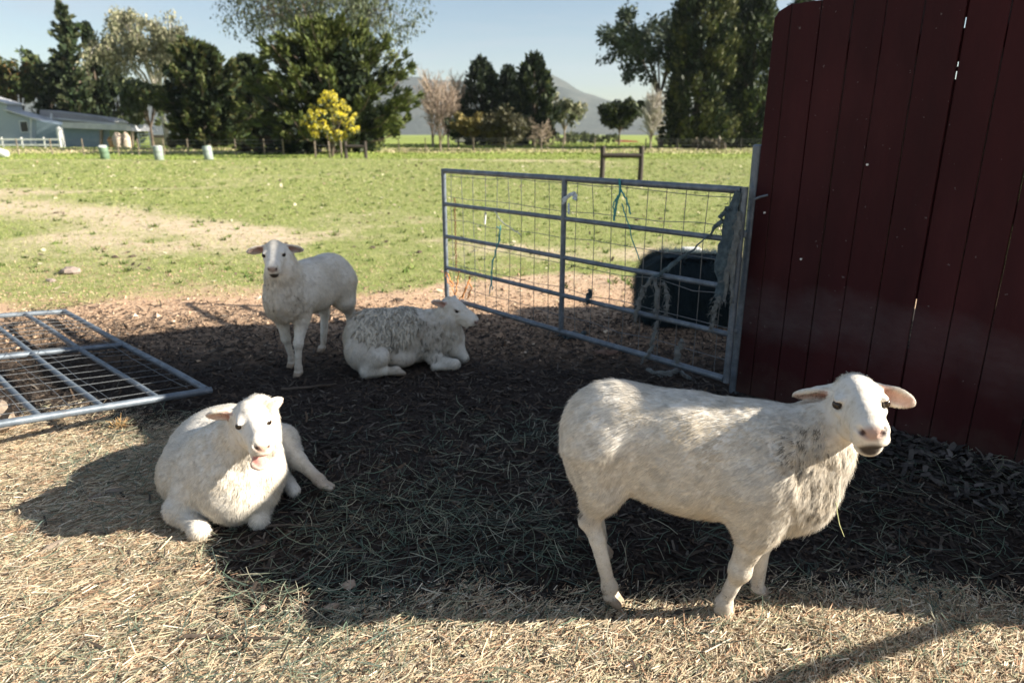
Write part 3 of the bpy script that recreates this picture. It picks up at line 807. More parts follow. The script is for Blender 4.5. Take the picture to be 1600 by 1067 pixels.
# ---- 2. the ewe standing at the back
def ewe_back():
    O = np.array((-1.435, 4.757, 0)); fw = unit((-.22, -.62, 0)); th = math.atan2(fw[1], fw[0]); ct, st = math.cos(th), math.sin(th)
    G = lambda x, y, z: O + np.array((ct * x - st * y, st * x + ct * y, z))
    Rb = np.array(((ct, -st, 0), (st, ct, 0), (0, 0, 1.0)))
    S = SDF((-2.0, 3.9, -.02), (-.85, 5.6, 1.05), .0085)
    S.el(G(-.02, 0, .570), (.34, .165, .195), .05, Rb)
    S.el(G(-.24, 0, .60), (.18, .16, .165), .06, Rb)
    S.el(G(-.30, 0, .54), (.11, .13, .16), .06, Rb)
    S.el(G(.20, 0, .58), (.19, .142, .180), .06, Rb)
    S.el(G(.31, 0, .53), (.13, .125, .155), .06, Rb)
    S.rc(G(.22, 0, .63), .138, G(.31, .02, .73), .108, .06)
    S.rc(G(.30, .02, .72), .104, G(.31, .03, .83), .074, .05)
    for sg, hk, ft in ((1, (-.33, .10, .29), (-.285, .10, 0)), (-1, (-.29, -.10, .29), (-.22, -.10, 0))):
        S.rc(G(-.25, sg * .085, .54), .125, G(-.25, sg * .11, .42), .078, .06)
        S.rc(G(-.25, sg * .11, .42), .070, G(*hk), .036, .04)
        S.rc(G(*hk), .033, G(ft[0] - .02, ft[1], .07), .023, .02)
    f1 = G(.37, -.02, 0); f1 = np.array((-1.575, 4.64, 0)); f2 = np.array((-1.468, 4.44, 0))
    loc2 = lambda f: ((f - O) @ Rb)
    a1, a2 = loc2(f1), loc2(f2)
    for sg, a in ((-1, a1), (1, a2)):
        kn = (a[0] * .6 + .235 * .4 + .015, a[1] * .6 + sg * .035, .23)
        S.rc(G(.22, sg * .085, .52), .095, G(.235, sg * .085, .40), .054, .05)
        S.rc(G(.235, sg * .085, .40), .050, G(*kn), .030, .02)
        S.el(G(*kn), (.034, .034, .04), .014)
        S.rc(G(*kn), .026, G(a[0], a[1], .075), .021, .012)
        S.el(G(a[0], a[1], .066), (.029, .029, .028), .012)
    feet = [G(-.275, .10, 0), G(-.21, -.10, 0), f1 + fw * .01, f2 + fw * .01]
    for f in feet: hoof(S, f, fw, 1.1)
    hd = add_head(S, at(428, 397, 4.36), nose_dir(428, 397, 4.36, 426, 422, 1.17), 1.17, ear_droop=(.22, .22), ear_back=(.1, .1), ear_face=((0, -.9, -.35), (0, -.9, -.35)))
    fwd = Rb[:, 0]
    flow = lambda P: np.tile(-fwd + np.array((0, 0, -.8)), (len(P), 1))
    cc = G(.3, 0, .55)
    def disp(V, furl):
        d = np.linalg.norm((V - cc) / np.array((.26, .26, .26)), axis=1)
        q = (V - O) @ Rb
        return (1 - sstep(.4, 1.0, d)) * furl * .018 * fbm(q[:, 0] * 40, q[:, 1] * 40, 2, q[:, 2] * 20)
    dirty = [(G(.3, 0, .55), (.25, .25, .26), (.46, .40, .32), .85), (G(-.1, .1, .6), (.3, .25, .2), (.56, .51, .44), .6), (G(-.05, .02, .77), (.2, .1, .05), (.45, .4, .34), .5), (f2 + np.array((0, 0, .22)), (.05, .05, .06), (.28, .22, .17), .6)]
    finish_sheep(S, hd, feet, 'white ewe standing in the shade edge behind the others, facing the camera', (O[0], O[1], 0), 50000, .0155, .0024, flow, dirty, seed=12, pose_disp=disp, ear_in=(.40, .26, .24), pink_nose=(.34, .24, .2))
ewe_back()

# ---- 3. the ewe lying in front on the left, bleating
def ewe_lying_left():
    S = SDF((-1.85, 2.2, -.02), (-.66, 3.62, .66), .0068)
    th = math.radians(-68); ct, st = math.cos(th), math.sin(th)
    Rb = np.array(((ct, -st, 0), (st, ct, 0), (0, 0, 1.0)))
    S.el((-1.35, 2.88, .185), (.33, .235, .190), .06, Rb)
    S.el((-1.42, 3.14, .15), (.20, .21, .155), .07, Rb)
    S.el((-1.205, 2.68, .225), (.20, .195, .195), .07, Rb)
    S.el((-1.175, 2.575, .18), (.13, .145, .165), .06, Rb)
    S.el((-1.44, 2.74, .145), (.13, .13, .135), .06)
    S.rc((-1.16, 2.66, .30), .155, (-1.085, 2.60, .41), .115, .07)
    S.rc((-1.10, 2.63, .39), .108, (-1.065, 2.66, .48), .076, .05)
    # folded fore leg, image left
    S.rc((-1.33, 2.63, .17), .10, (-1.40, 2.555, .085), .068, .05)
    S.rc((-1.41, 2.56, .080), .055, (-1.285, 2.455, .052), .034, .018)
    S.el((-1.285, 2.452, .052), (.045, .042, .042), .012)
    S.rc((-1.285, 2.455, .045), .034, (-1.35, 2.62, .03), .028, .02)
    # folded fore leg, image right
    S.rc((-1.05, 2.63, .21), .085, (-1.055, 2.60, .13), .060, .05)
    S.rc((-1.055, 2.60, .13), .046, (-1.068, 2.545, .045), .032, .02)
    S.el((-1.068, 2.540, .042), (.038, .036, .040), .010)
    S.rc((-1.068, 2.545, .036), .036, (-1.08, 2.68, .03), .026, .02)
    # hind leg stretched out to the right
    S.rc((-1.30, 3.06, .16), .15, (-1.10, 2.98, .20), .080, .06)
    S.rc((-1.10, 2.98, .195), .070, (-1.00, 2.895, .14), .038, .03)
    S.rc((-1.00, 2.895, .14), .035, (-.905, 2.865, .062), .025, .02)
    S.el((-.898, 2.862, .055), (.032, .030, .030), .014)
    f = np.array((-.868, 2.852, .018)); 
    for sg in (-1, 1):
        S.rc(f + np.array((-.02, sg * .012, .028)), .020, f + np.array((.030, sg * .015 - .008, .006)), .014, .008)
    # other hind foot tucked beneath
    S.rc((-1.1, 2.92, .05), .04, (-1.00, 2.80, .035), .030, .03)
    hd = add_head(S, at(395.5, 660, 2.485), nose_dir(395.5, 660, 2.485, 412, 701, 1.09), 1.09, up=(.08, 0, 1), jaw=.34, ear_droop=(-.16, .16), ear_back=(.55, .55), ear_face=((.5, -.8, .1), (-.3, -.8, -.45)), ear_len=.95)
    fwd = Rb[:, 0]
    def flow(P):
        f = np.tile(-fwd * .8 + np.array((0, 0, -.9)), (len(P), 1)); return f
    grime = (.55, .48, .38)
    dirty = [((-1.2, 2.56, .27), (.16, .1, .08), (.50, .44, .37), .8), ((-1.14, 2.62, .33), (.18, .16, .14), (.50, .44, .35), .8), ((-1.45, 2.8, .2), (.2, .3, .2), (.58, .53, .46), .6), ((-.9, 2.86, .05), (.09, .09, .08), (.34, .25, .18), .8)]
    ch = np.array((-1.17, 2.55, .28))
    def disp(V, furl):
        d = np.linalg.norm((V - ch) / np.array((.22, .2, .2)), axis=1)
        return (1 - sstep(.3, 1.0, d)) * furl * .010 * fbm(V[:, 0] * 40, V[:, 1] * 40, 2, V[:, 2] * 20) + .004 * furl * fbm(V[:, 0] * 12, V[:, 1] * 12, 3, V[:, 2] * 20)
    finish_sheep(S, hd, [(-.85, 2.845, -.005)], 'white ewe lying on the hay at the left, bleating with its mouth open', (-1.25, 2.85, 0), 84000, .0155, .0019, flow, dirty, seed=13, pose_disp=disp, pink_nose=(.58, .36, .28))
ewe_lying_left()

# ---- 4. the shedding ewe lying behind
def ewe_lying_back():
    S = SDF((-1.42, 4.2, -.02), (-.12, 5.15, .6), .0085)
    th = math.radians(14); ct, st = math.cos(th), math.sin(th)
    Rb = np.array(((ct, -st, 0), (st, ct, 0), (0, 0, 1.0)))
    S.el((-.78, 4.73, .205), (.33, .20, .20), .06, Rb)
    S.el((-1.00, 4.66, .215), (.20, .20, .185), .07, Rb)
    S.el((-.56, 4.79, .20), (.19, .165, .175), .07, Rb)
    S.el((-.47, 4.78, .15), (.12, .125, .14), .06, Rb)
    S.rc((-.55, 4.78, .24), .118, (-.47, 4.76, .32), .086, .05)
    S.rc((-.47, 4.76, .315), .084, (-.465, 4.775, .40), .064, .04)
    # haunch and folded hind leg
    S.el((-1.01, 4.52, .165), (.15, .095, .155), .05, Rb)
    S.rc((-1.03, 4.50, .16), .10, (-.90, 4.44, .14), .062, .05)
    S.rc((-.91, 4.445, .13), .058, (-1.00, 4.425, .045), .040, .04)
    S.rc((-1.00, 4.42, .038), .036, (-.80, 4.435, .045), .028, .025)
    S.el((-.795, 4.436, .045), (.034, .028, .03), .02)
    S.rc((-.795, 4.436, .040), .026, (-.745, 4.445, .020), .017, .02)
    # udder / inner thigh and folded fore leg
    S.el((-.80, 4.60, .09), (.12, .10, .08), .04)
    S.rc((-.58, 4.68, .15), .085, (-.56, 4.63, .08), .055, .05)
    S.rc((-.56, 4.63, .07), .042, (-.405, 4.56, .052), .030, .02)
    S.el((-.402, 4.558, .050), (.038, .036, .038), .010)
    S.rc((-.405, 4.565, .046), .034, (-.55, 4.57, .026), .024, .02)
    S.rc((-.42, 4.74, .14), .06, (-.345, 4.68, .060), .036, .04)
    hd = add_head(S, at(716, 484, 4.70) + np.array((.01, .03, 0)), (.80, -.42, -.34), 1.05, ear_droop=(.1, .05), ear_back=(.7, 1.3), ear_face=(None, (0, -.9, -.3)))
    fwd = Rb[:, 0]
    flow = lambda P: np.tile(-fwd * .5 + np.array((0, 0, -1.0)), (len(P), 1))
    cc = np.array((-.58, 4.72, .22))
    def disp(V, furl):
        d = np.linalg.norm((V - cc) / np.array((.3, .3, .28)), axis=1)
        return (1 - sstep(.5, 1.0, d)) * furl * .019 * fbm(V[:, 0] * 36, V[:, 1] * 36, 2, V[:, 2] * 16)
    def extra(root, V, Q, Nn, loc):
        r = np.random.default_rng(3); mb = MB()
        ok = np.where((V[:, 0] > -1.06) & (V[:, 0] < -.66 + .05 * np.sin(V[:, 2] * 60)) & (V[:, 2] > .20 + .10 * np.abs(V[:, 0] + .80) / .25) & (V[:, 1] < 4.95) & (Nn[:, 2] > -.1))[0]
        for k in r.choice(ok, 760):
            p = V[k]; nn = Nn[k]
            d = unit(np.array((r.normal(0, .25) - .05, -.5, -1.0)) if p[1] < 4.76 else np.array((r.normal(0, .4), .2, -.6)))
            d = unit(unit(d - nn * (d @ nn)) + nn * r.uniform(-.02, .12))
            L = r.uniform(.04, .095)
            wv = np.array((r.normal(0, .006), r.normal(0, .004), 0))
            c_ = np.array((.68, .62, .52)) * r.uniform(.55, 1.15)
            p = p - loc
            mb.tube([p - nn * .006, p + d * L * .35 + nn * .006 + wv, p + d * L * .7 + nn * .004 - wv, p + d * L + np.array((0, 0, -.008))], [.012, .0115, .0085, .002], 5, False, col=np.clip(c_, 0, .8))
        mb.build('shedding_fleece', M['hair'], root, True)['label'] = 'grey matted wool hanging in locks from the back'
    dirty = [((-.6, 4.66, .2), (.30, .25, .24), (.44, .385, .31), .9), ((-1.0, 4.5, .2), (.25, .2, .25), (.56, .50, .43), .6), ((-.80, 4.45, .04), (.09, .06, .05), (.42, .36, .3), .5), ((-1.16, 4.6, .18), (.06, .1, .08), (.5, .36, .28), .5)]
    finish_sheep(S, hd, [(-.735, 4.445, -.004)], 'shedding ewe with matted grey wool on its back, lying in the shade', (-.8, 4.68, 0), 50000, .016, .0024, flow, dirty, tint=WOOL * .97, seed=14, extra=extra, pose_disp=disp, pink_nose=(.36, .22, .2))
ewe_lying_back()

# ------------------------------------------------------------------ the red board wall
def wall_s(u, v):
    d = ray(u, v)[:2]; A = WALL_A; w_ = WDIR
    # t*d = A + s*w
    mtx = np.array(((d[0], -w_[0]), (d[1], -w_[1])))
    t, s = np.linalg.solve(mtx, A); return s
def red_wall():
    root = empty('board_wall', (WALL_A[0], WALL_A[1], 0), 'tall dark red wall of upright boards behind the front ewe', 'wall', None, math.atan2(WDIR[1], WDIR[0]))
    L = np.linalg.norm(WALL_B - WALL_A)
    us = [1199, 1241, 1286, 1333, 1387, 1447, 1509, 1576]
    e = [0.0] + [wall_s(u, 380) for u in us]
    while e[-1] < L - .25: e.append(e[-1] + .205)
    e[-1] = L
    gap_i = us.index(1447) + 1
    # local frame: x along the wall, y = away from the yard (left of the direction points away)
    for i in range(len(e) - 1):
        g0 = .0025 if i else 0; g1 = .0025
        if i + 1 == gap_i: g1 = .0035
        if i == gap_i: g0 = .0035
        x0, x1 = e[i] + g0, e[i + 1] - g1
        dy = random.uniform(-.003, .003) + (.010 if i >= gap_i else 0)
        z0, z1 = .015 + random.uniform(0, .02), WALL_H + random.uniform(-.004, .004)
        t = .022
        mb = MB()
        if i == 0:      # rounded upper corner
            prof = [(x0, z0), (x1, z0), (x1, z1), (x0 + .07, z1 - .012), (x0 + .03, z1 - .030), (x0 + .008, z1 - .06)]
        else:
            rag = [random.uniform(-.004, .004) for _ in range(4)]
            prof = [(x0, z0 + rag[0]), (x1, z0 + rag[1]), (x1, z1 + rag[2] * .3), (x0, z1 + rag[3] * .3)]
        n = len(prof)
        b_ = .003
        cx = sum(p[0] for p in prof) / n; cz = sum(p[1] for p in prof) / n
        inner = [(p[0] + math.copysign(b_, cx - p[0]), p[1] + math.copysign(b_, cz - p[1])) for p in prof]
        V = [(p[0], dy - t / 2 + b_, p[1]) for p in prof] + [(p[0], dy + t / 2, p[1]) for p in prof] + [(p[0], dy - t / 2, p[1]) for p in inner]
        Q = [(k, (k + 1) % n, n + (k + 1) % n, n + k) for k in range(n)] + [((k + 1) % n, k, 2 * n + k, 2 * n + (k + 1) % n) for k in range(n)]
        T = [(2 * n, 2 * n + k, 2 * n + k + 1) for k in range(1, n - 1)] + [(n, n + k + 1, n + k) for k in range(1, n - 1)]
        mb.add(np.array(V) * np.array((1, 1, 1)), Q, T)
        mb.build('board', M['red'], root)
    sg = e[gap_i]; Yg = WALL_A[1] + WDIR[1] * sg
    zz = lambda v: at(1470, v, Yg)[2]
    holes = [(zz(545), zz(468)), (zz(124), zz(111)), (zz(104), zz(96)), (zz(44), zz(26))]
    z0 = .02
    for za, zb in holes + [(WALL_H - .01, 9)]:  # added strips that stop light through the gap, except at small openings
        mb = MB(); mb.box((sg, .0235, (z0 + za) / 2), (.055, .018, za - z0)); mb.build('gap_blocker', M['red'], root); z0 = zb
    for z in (.45, 1.25, 2.02):
        mb = MB(); mb.box((L / 2 + .05, .036 + .035, z), (L - .16, .045, .10), bev=.004); mb.build('rail', M['wood_grey'], root)
    for x in (.30, L / 2 + .05, L - .06):
        mb = MB(); mb.box((x, .036 + .035 + .078, 1.1), (.10, .10, 2.2), bev=.006); mb.build('post', M['wood_grey'], root)
    # pale hook and bolts by the gate post
    hk = MB(); hk.tube([(.02, -.05, 1.235), (.05, -.035, 1.25), (.085, -.018, 1.262)], .007, 8); hk.build('hook', M['pipe'], root, True)
    for x, z in ((.075, 1.16), (.33, .92), (.62, 1.45)):
        q = MB(); q.tube([(x, -.010, z), (x, -.021, z)], .006, 8); q.build('bolt', M['white_paint'], root)
red_wall()

# ------------------------------------------------------------------ gate post and pipe gates
def steel_post():
    p = gr(1147, 612); top = at(1185, 229, p[1])
    root = empty('steel_post', p, 'upright galvanised pipe post at the edge of the red wall', 'post')
    mb = MB(); mb.tube([(0, 0, -.05), (0, 0, .5), (.002, 0, 1.0), (0, 0, top[2])], .033, 14); mb.build('pipe', M['pipe'], root, True)
    mb = MB(); mb.tube([(0, 0, top[2]), (0, 0, top[2] + .012)], [.036, .022], 14); mb.build('cap', M['pipe'], root, True)
    for z in (.42, 1.02):
        mb = MB(); mb.tube([(0, 0, z - .022), (0, 0, z + .022)], .038, 14); mb.box((-.045, -.018, z), (.06, .012, .03)); mb.build('hinge', M['pipe'], root, True)
steel_post()

GATE_L, GATE_H = 2.96, 1.16
def pipe_gate(O, ex, ey, label, wr=.0026, seed=0):
    """gate in a plane: origin O at the lower hinge corner, ex along its length, ey up its height"""
    r = np.random.default_rng(seed)
    ex = unit(ex); ey = unit(np.array(ey) - ex * (np.array(ey) @ ex)); ez = np.cross(ex, ey); O = np.array(O, float)
    root = empty('pipe_gate', O, label, 'gate', 'galvanised mesh gates')
    g = lambda x, y, z=0: ex * x + ey * y + ez * z
    R1 = .0215
    for k in range(5):
        y = GATE_H * k / 4
        R = R1 if k in (0, 4) else .0175
        n = 9
        pts = [g(GATE_L * t, y, .004 * math.sin(t * 9 + k)) for t in np.linspace(.006, .994, n)]
        mb = MB(); mb.tube(pts, R, 12); mb.build('rail', M['pipe'], root, True)
    for x, R in ((0, R1), (GATE_L * .491, R1 * .95), (GATE_L, R1)):
        mb = MB(); mb.tube([g(x, -.02 * (x in (0, GATE_L)), 0 if x in (0, GATE_L) else -.004), g(x, GATE_H + .018 * (x in (0, GATE_L)), 0)], R, 12); mb.build('stile', M['pipe'], root, True)
    # welded wire
    zoff = .021
    xs = np.linspace(.10, GATE_L - .09, 19)
    for x in xs:
        j = r.normal(0, .012, 4)
        P = [g(x + j[0], -.005, zoff), g(x + j[1], GATE_H * .35, zoff + j[2] * .6), g(x + j[3], GATE_H * .7, zoff - j[1] * .5), g(x + j[2], GATE_H + .005, zoff)]
        mb = MB(); mb.tube(P, wr, 5); mb.build('wire', M['wire'], root, True)
    for y in (.12, .33, .53, .73, .93, 1.12):
        P = [g(x, y + r.normal(0, .008), zoff + .004 + r.normal(0, .004)) for x in np.linspace(.02, GATE_L - .02, 11)]
        mb = MB(); mb.tube(P, wr, 5); mb.build('wire', M['wire'], root, True)
    return root, g, O
HINGE = np.array((1.345, 4.03, .13)); LATCH = np.array((-.60, 6.24, .13))
gate1, g1, go1 = pipe_gate(HINGE, LATCH - HINGE, (0, 0, 1), 'galvanised mesh gate standing open between the yard and the pasture', seed=1)
A_ = np.array((-1.86, 3.91, .10)); B_ = np.array((-4.02, 5.94, .08)); ex_ = unit(B_ - A_)
ey_ = np.array((-.664, -.747, .107))
gate2, g2, go2 = pipe_gate(A_, B_ - A_, ey_, 'galvanised mesh gate lying flat on the ground at the left', wr=.0018, seed=2)
# the block that keeps the flat gate off the ground at its far side
def chunk(name, c, size, rz, mat, label, cat, group=None, tilt=0):
    mb = MB(); r = np.random.default_rng(int(abs(c[0] * 1000)) % 9999)
    mb.box((0, 0, 0), size, bev=min(size) * .22)
    for k in range(len(mb.V)): mb.V[k] = mb.V[k] + r.normal(0, min(size) * .06, mb.V[k].shape)
    o = mb.build(name, mat); o.location = tuple(c); o.rotation_euler = (tilt, tilt * .5, rz)
    return tag(o, label, cat, group)
pD = A_ + ey_ / np.linalg.norm(ey_) * 1.12 + ex_ * .5
chunk('timber_block', (pD[0], pD[1], .095), (.42, .16, .17), .7, M['wood_grey'], 'timber block under the raised side of the flat gate', 'block')

# chain, twine and rags that hang on the standing gate
def twine(name, pts, R, color, label, cat='twine', group=None, parent=None, wob=0):
    r = np.random.default_rng(len(pts) * 31 + int(abs(pts[0][0]) * 977) % 500)
    P = np.array(pts, float)
    t = np.linspace(0, 1, len(P)); tt = np.linspace(0, 1, len(P) * 4)
    PP = np.stack([np.interp(tt, t, P[:, k]) for k in range(3)], 1)
    for _ in range(2): PP[1:-1] = (PP[:-2] + 2 * PP[1:-1] + PP[2:]) / 4
    PP[1:-1] += r.normal(0, wob, PP[1:-1].shape)
    mb = MB(); mb.tube(PP, R, 5)
    mt = bpy.data.materials.get('twine_' + name + '_%d%d%d' % tuple(int(99 * c) for c in color))
    if mt is None: mt = simple('twine_' + name + '_%d%d%d' % tuple(int(99 * c) for c in color), tuple(c * .75 for c in color), tuple(min(1, c * 1.2) for c in color), 90, .7, 0, .2, .002)
    return mb, mt
GW = lambda x, y, z=0: go1 + g1(x, y, z)
def bunch(name, strands, color, label, cat, group=None):
    mbs = MB(); mt = None
    for pts, R, wob in strands:
        mb, mt = twine(name, pts, R, color, label, wob=wob)
        mbs.V += mb.V; mbs.Q += [q + mbs.n for q in mb.Q]; mbs.T += [q + mbs.n for q in mb.T]; mbs.n += mb.n
    o = mbs.build(name, mt, None, True); return tag(o, label, cat, group)
K = GATE_L
F_ = -.03    # the yard side of the gate
def gp(u, v, z=0):                       # a photo point on the gate's plane, as gate x, y
    nrm = np.cross(unit(LATCH - HINGE), (0, 0, 1.0)); d = ray(u, v); c0 = np.array((0, 0, H_CAM))
    t = ((HINGE - c0) @ nrm) / (d @ nrm); P = c0 + d * t
    return GW((P - HINGE) @ unit(LATCH - HINGE), P[2] - HINGE[2], z)
def path_px(px, z=F_): return [gp(u, v, z) for u, v in px]
bunch('baling_twine', [(path_px([(972, 279), (974, 300), (966, 322), (964, 345)]), .008, .002), (path_px([(972, 292), (984, 312), (990, 334)]), .006, .003), (path_px([(971, 305), (963, 316), (964, 340)]), .005, .003),
      (path_px([(976, 318), (985, 345), (993, 375), (1003, 405)]), .004, .002)], (.05, .28, .30), 'teal twine knotted over the top rail of the standing gate', 'twine', 'twine on the gate')
bunch('baling_twine', [(path_px([(786, 352), (785, 372), (779, 392), (774, 412), (771, 440), (769, 458)]), .006, .004), (path_px([(780, 354), (786, 356), (783, 380)]), .004, .002), (path_px([(774, 405), (772, 430), (773, 452)]), .005, .004)], (.10, .40, .42), 'pale teal twine hanging in the left half of the standing gate', 'twine', 'twine on the gate')
bunch('baling_twine', [(path_px([(884, 318), (892, 306), (903, 303)]), .010, .003), (path_px([(884, 312), (898, 300), (905, 312)]), .009, .003), (path_px([(893, 318), (894, 334)]), .008, .003), (path_px([(900, 300), (906, 306), (900, 310)]), .010, .004)], (.62, .68, .74), 'white twine knot by the middle stile of the standing gate', 'twine', 'twine on the gate')
bunch('baling_twine', [(path_px([(777, 330), (790, 348), (805, 358), (818, 366)]), .004, .003), (path_px([(763, 332), (762, 350)]), .009, .001)], (.66, .66, .62), 'thin white twine sagging below the second rail of the standing gate', 'twine', 'twine on the gate')
bunch('baling_twine', [(path_px([(702, 424), (707, 436), (712, 447)]), .007, .005), (path_px([(700, 425), (703, 440), (710, 446), (716, 462)]), .005, .005), (path_px([(722, 424), (719, 440), (715, 465)]), .006, .004), (path_px([(738, 430), (733, 450), (727, 466)]), .006, .005), (path_px([(736, 432), (740, 450), (734, 466)]), .006, .005), (path_px([(735, 440), (730, 456), (722, 468)]), .006, .005)], (.72, .30, .10), 'frayed orange twine at the lower latch corner of the standing gate', 'twine', 'twine on the gate')
# rusty chain down the latch stile
def chain():
    mb = MB(); top = gp(706, 312, .03)
    for k in range(26):
        c = top + np.array((.002 * math.sin(k), 0, -.026 * k))
        a = (1, .2) if k % 2 else (.2, 1)
        th = np.linspace(0, 2 * math.pi, 9)
        P = [c + np.array((a[0] * .008 * math.cos(t), a[1] * .008 * math.cos(t), .017 * math.sin(t))) for t in th]
        mb.tube(P, .0028, 4, False)
    o = mb.build('chain', simple('rusty_chain', (.10, .04, .02), (.26, .12, .06), 60, .8, .3, .3, .002), None, True)
    tag(o, 'rusty chain hanging beside the latch stile of the standing gate', 'chain')
chain()

# rags: flattened, frayed strips
def rag_mat(name, c1, c2): return simple(name, c1, c2, 25, .95, 0, .8, .01)
M['rag_blue'] = rag_mat('rag_blue', (.03, .05, .065), (.10, .14, .16))
M['rag_grey'] = rag_mat('rag_grey', (.09, .10, .10), (.22, .23, .225))
def rag(strips, mat, label, group='rags on the standing gate', fuzz=120, seed=0):
    r = np.random.default_rng(seed); mb = MB()
    for pts, w_, flat in strips:
        P = np.array(pts, float); m = 14
        t = np.linspace(0, 1, len(P)); tt = np.linspace(0, 1, m)
        PP = np.stack([np.interp(tt, t, P[:, k]) for k in range(3)], 1)
        PP[1:-1] += r.normal(0, .006, (m - 2, 3))
        ww = np.interp(tt, np.linspace(0, 1, len(w_)), w_) * r.uniform(.8, 1.2, m)
        mb.tube(PP, ww, 7, True, flat, up=unit(np.array((-.65, -.75, 0))))
        for k in range(fuzz):
            i = r.integers(0, m); p = PP[i] + np.array((r.normal(0, 1), r.normal(0, .4), r.normal(0, .6))) * ww[i] * .7
            d = np.array((r.normal(0, .6), r.normal(0, .4), -abs(r.normal(.6, .5)))) * .028
            mb.tube([p, p + d * .5 + r.normal(0, .003, 3), p + d], [.0018, .0015, .0006], 3, False)
    o = mb.build('rag', mat, None, True); return tag(o, label, 'rag', group)
rag([(path_px([(1158, 300), (1150, 340), (1142, 380), (1134, 420), (1128, 465)], -.035), [.02, .045, .05, .045, .03], .35), (path_px([(1156, 305), (1146, 350), (1138, 400), (1132, 440)], .02), [.02, .05, .05, .03], .35)], M['rag_blue'], 'wide dark blue rag draped over the hinge end of the standing gate', seed=1, fuzz=200)
rag([(path_px([(1162, 330), (1160, 370), (1150, 400), (1144, 430), (1138, 468)], -.05), [.012, .016, .02, .018, .01], .5), (path_px([(1165, 345), (1157, 385), (1153, 420), (1149, 470)], -.05), [.012, .018, .016, .008], .5), (path_px([(1128, 462), (1122, 490), (1118, 512)], -.04), [.02, .012, .008], .5)], M['rag_grey'], 'narrow grey frayed rag twisted beside the steel post', seed=2, fuzz=120)
rag([(path_px([(1142, 322), (1128, 345), (1108, 372), (1085, 392)], -.03), [.014, .016, .006, .005], .5), (path_px([(1140, 322), (1138, 352), (1136, 372)], -.03), [.010, .008, .006], .5), (path_px([(1086, 391), (1062, 408), (1040, 424), (1016, 440)], -.03), [.006, .014, .016, .010], .5)], M['rag_blue'], 'dark rope of cloth stretched across the right half of the standing gate', seed=3, fuzz=40)
rag([(path_px([(1028, 432), (1010, 450), (1003, 475), (998, 500)], -.045), [.010, .014, .018, .010], .5), (path_px([(1030, 434), (1034, 455), (1031, 480), (1033, 492)], -.045), [.012, .018, .016, .010], .5), (path_px([(1044, 440), (1050, 462), (1046, 490)], -.045), [.008, .014, .008], .5), (path_px([(1034, 500), (1028, 525), (1022, 548), (1010, 562)], -.045), [.010, .013, .012, .006], .5)], M['rag_grey'], 'grey frayed strips hanging from the third rail of the standing gate', seed=4, fuzz=130)
rag([(path_px([(1070, 528), (1064, 548), (1062, 565)], -.03), [.010, .020, .014], .5)], M['rag_grey'], 'small grey rag tied above the lowest rail of the standing gate', seed=5, fuzz=60)
rag([(path_px([(926, 452), (924, 462), (922, 474)], -.03), [.012, .022, .012], .5)], M['rag_blue'], 'small dark rag on the fourth rail near the middle stile', seed=6, fuzz=60)
def ground_rag(px, w_, mat, label, seed):
    P = [gr(u, v, .015) for u, v in px]
    rag([(P, w_, .45)], mat, label, 'rags on the ground by the gate', 60, seed)
ground_rag([(1010, 578), (1035, 588), (1060, 580), (1080, 592)], [.02, .035, .03, .015], M['rag_grey'], 'grey rag lying on the ground below the right end of the standing gate', 7)
ground_rag([(930, 548), (950, 553), (975, 545)], [.012, .022, .010], rag_mat('rag_brown', (.14, .08, .06), (.30, .2, .16)), 'brown rag lying on the ground below the middle of the standing gate', 8)
ground_rag([(875, 522), (890, 528), (915, 520)], [.03, .045, .02], M['rag_blue'], 'dark frayed rag heaped at the foot of the middle stile', 9)

# ------------------------------------------------------------------ shaggy dark bale behind the gate
def dark_bale():
    c = np.array((1.60, 5.98, 0)); S = SDF((-.62, -.5, -.03), (.62, .5, .78), .02)
    for z in (.13, .29, .43):
        for y in (-.14, .14): S.rc((-.30 + .04 * (z > .4), y, z), .15 + .01 * math.sin(9 * z + y * 30), (.36, y, z - .01), .14, .09)
    V, Q = S.mesh(); V = smooth_v(V, Q, 2); Nn = vnormals(V, Q)
    col = np.tile(np.array((.016, .022, .026)), (len(V), 1)); fl = np.ones(len(V))
    root = empty('shaggy_bale', c, 'shaggy dark bale standing behind the hinge end of the standing gate', 'bale')
    link(bpy.data.objects.new('core', mesh_np('core', V, [Q], M['black_fur'], True, col)), root)
    VV, QQ, TT, ck, nv = make_fur(V, Q, Nn, col * np.array((1.9, 2.3, 2.4)), fl, 46000, .085, .005, lambda P: np.tile((0, 0, -1.0), (len(P), 1)) + P * .0, lift=.9, jit=.6, seed=9, clump=.8)
    link(bpy.data.objects.new('shag', mesh_np('shag', VV, [QQ, TT], M['black_fur'], True, ck, nv)), root)
dark_bale()
def salt_block():
    p = gr(1080, 397); root = MB(); root.box((0, 0, .045), (.26, .2, .09), bev=.02); o = root.build('salt_block', M['white_paint']); o.location = tuple(p)
    tag(o, 'small white block on the grass just beyond the shaggy dark bale', 'block')
salt_block()

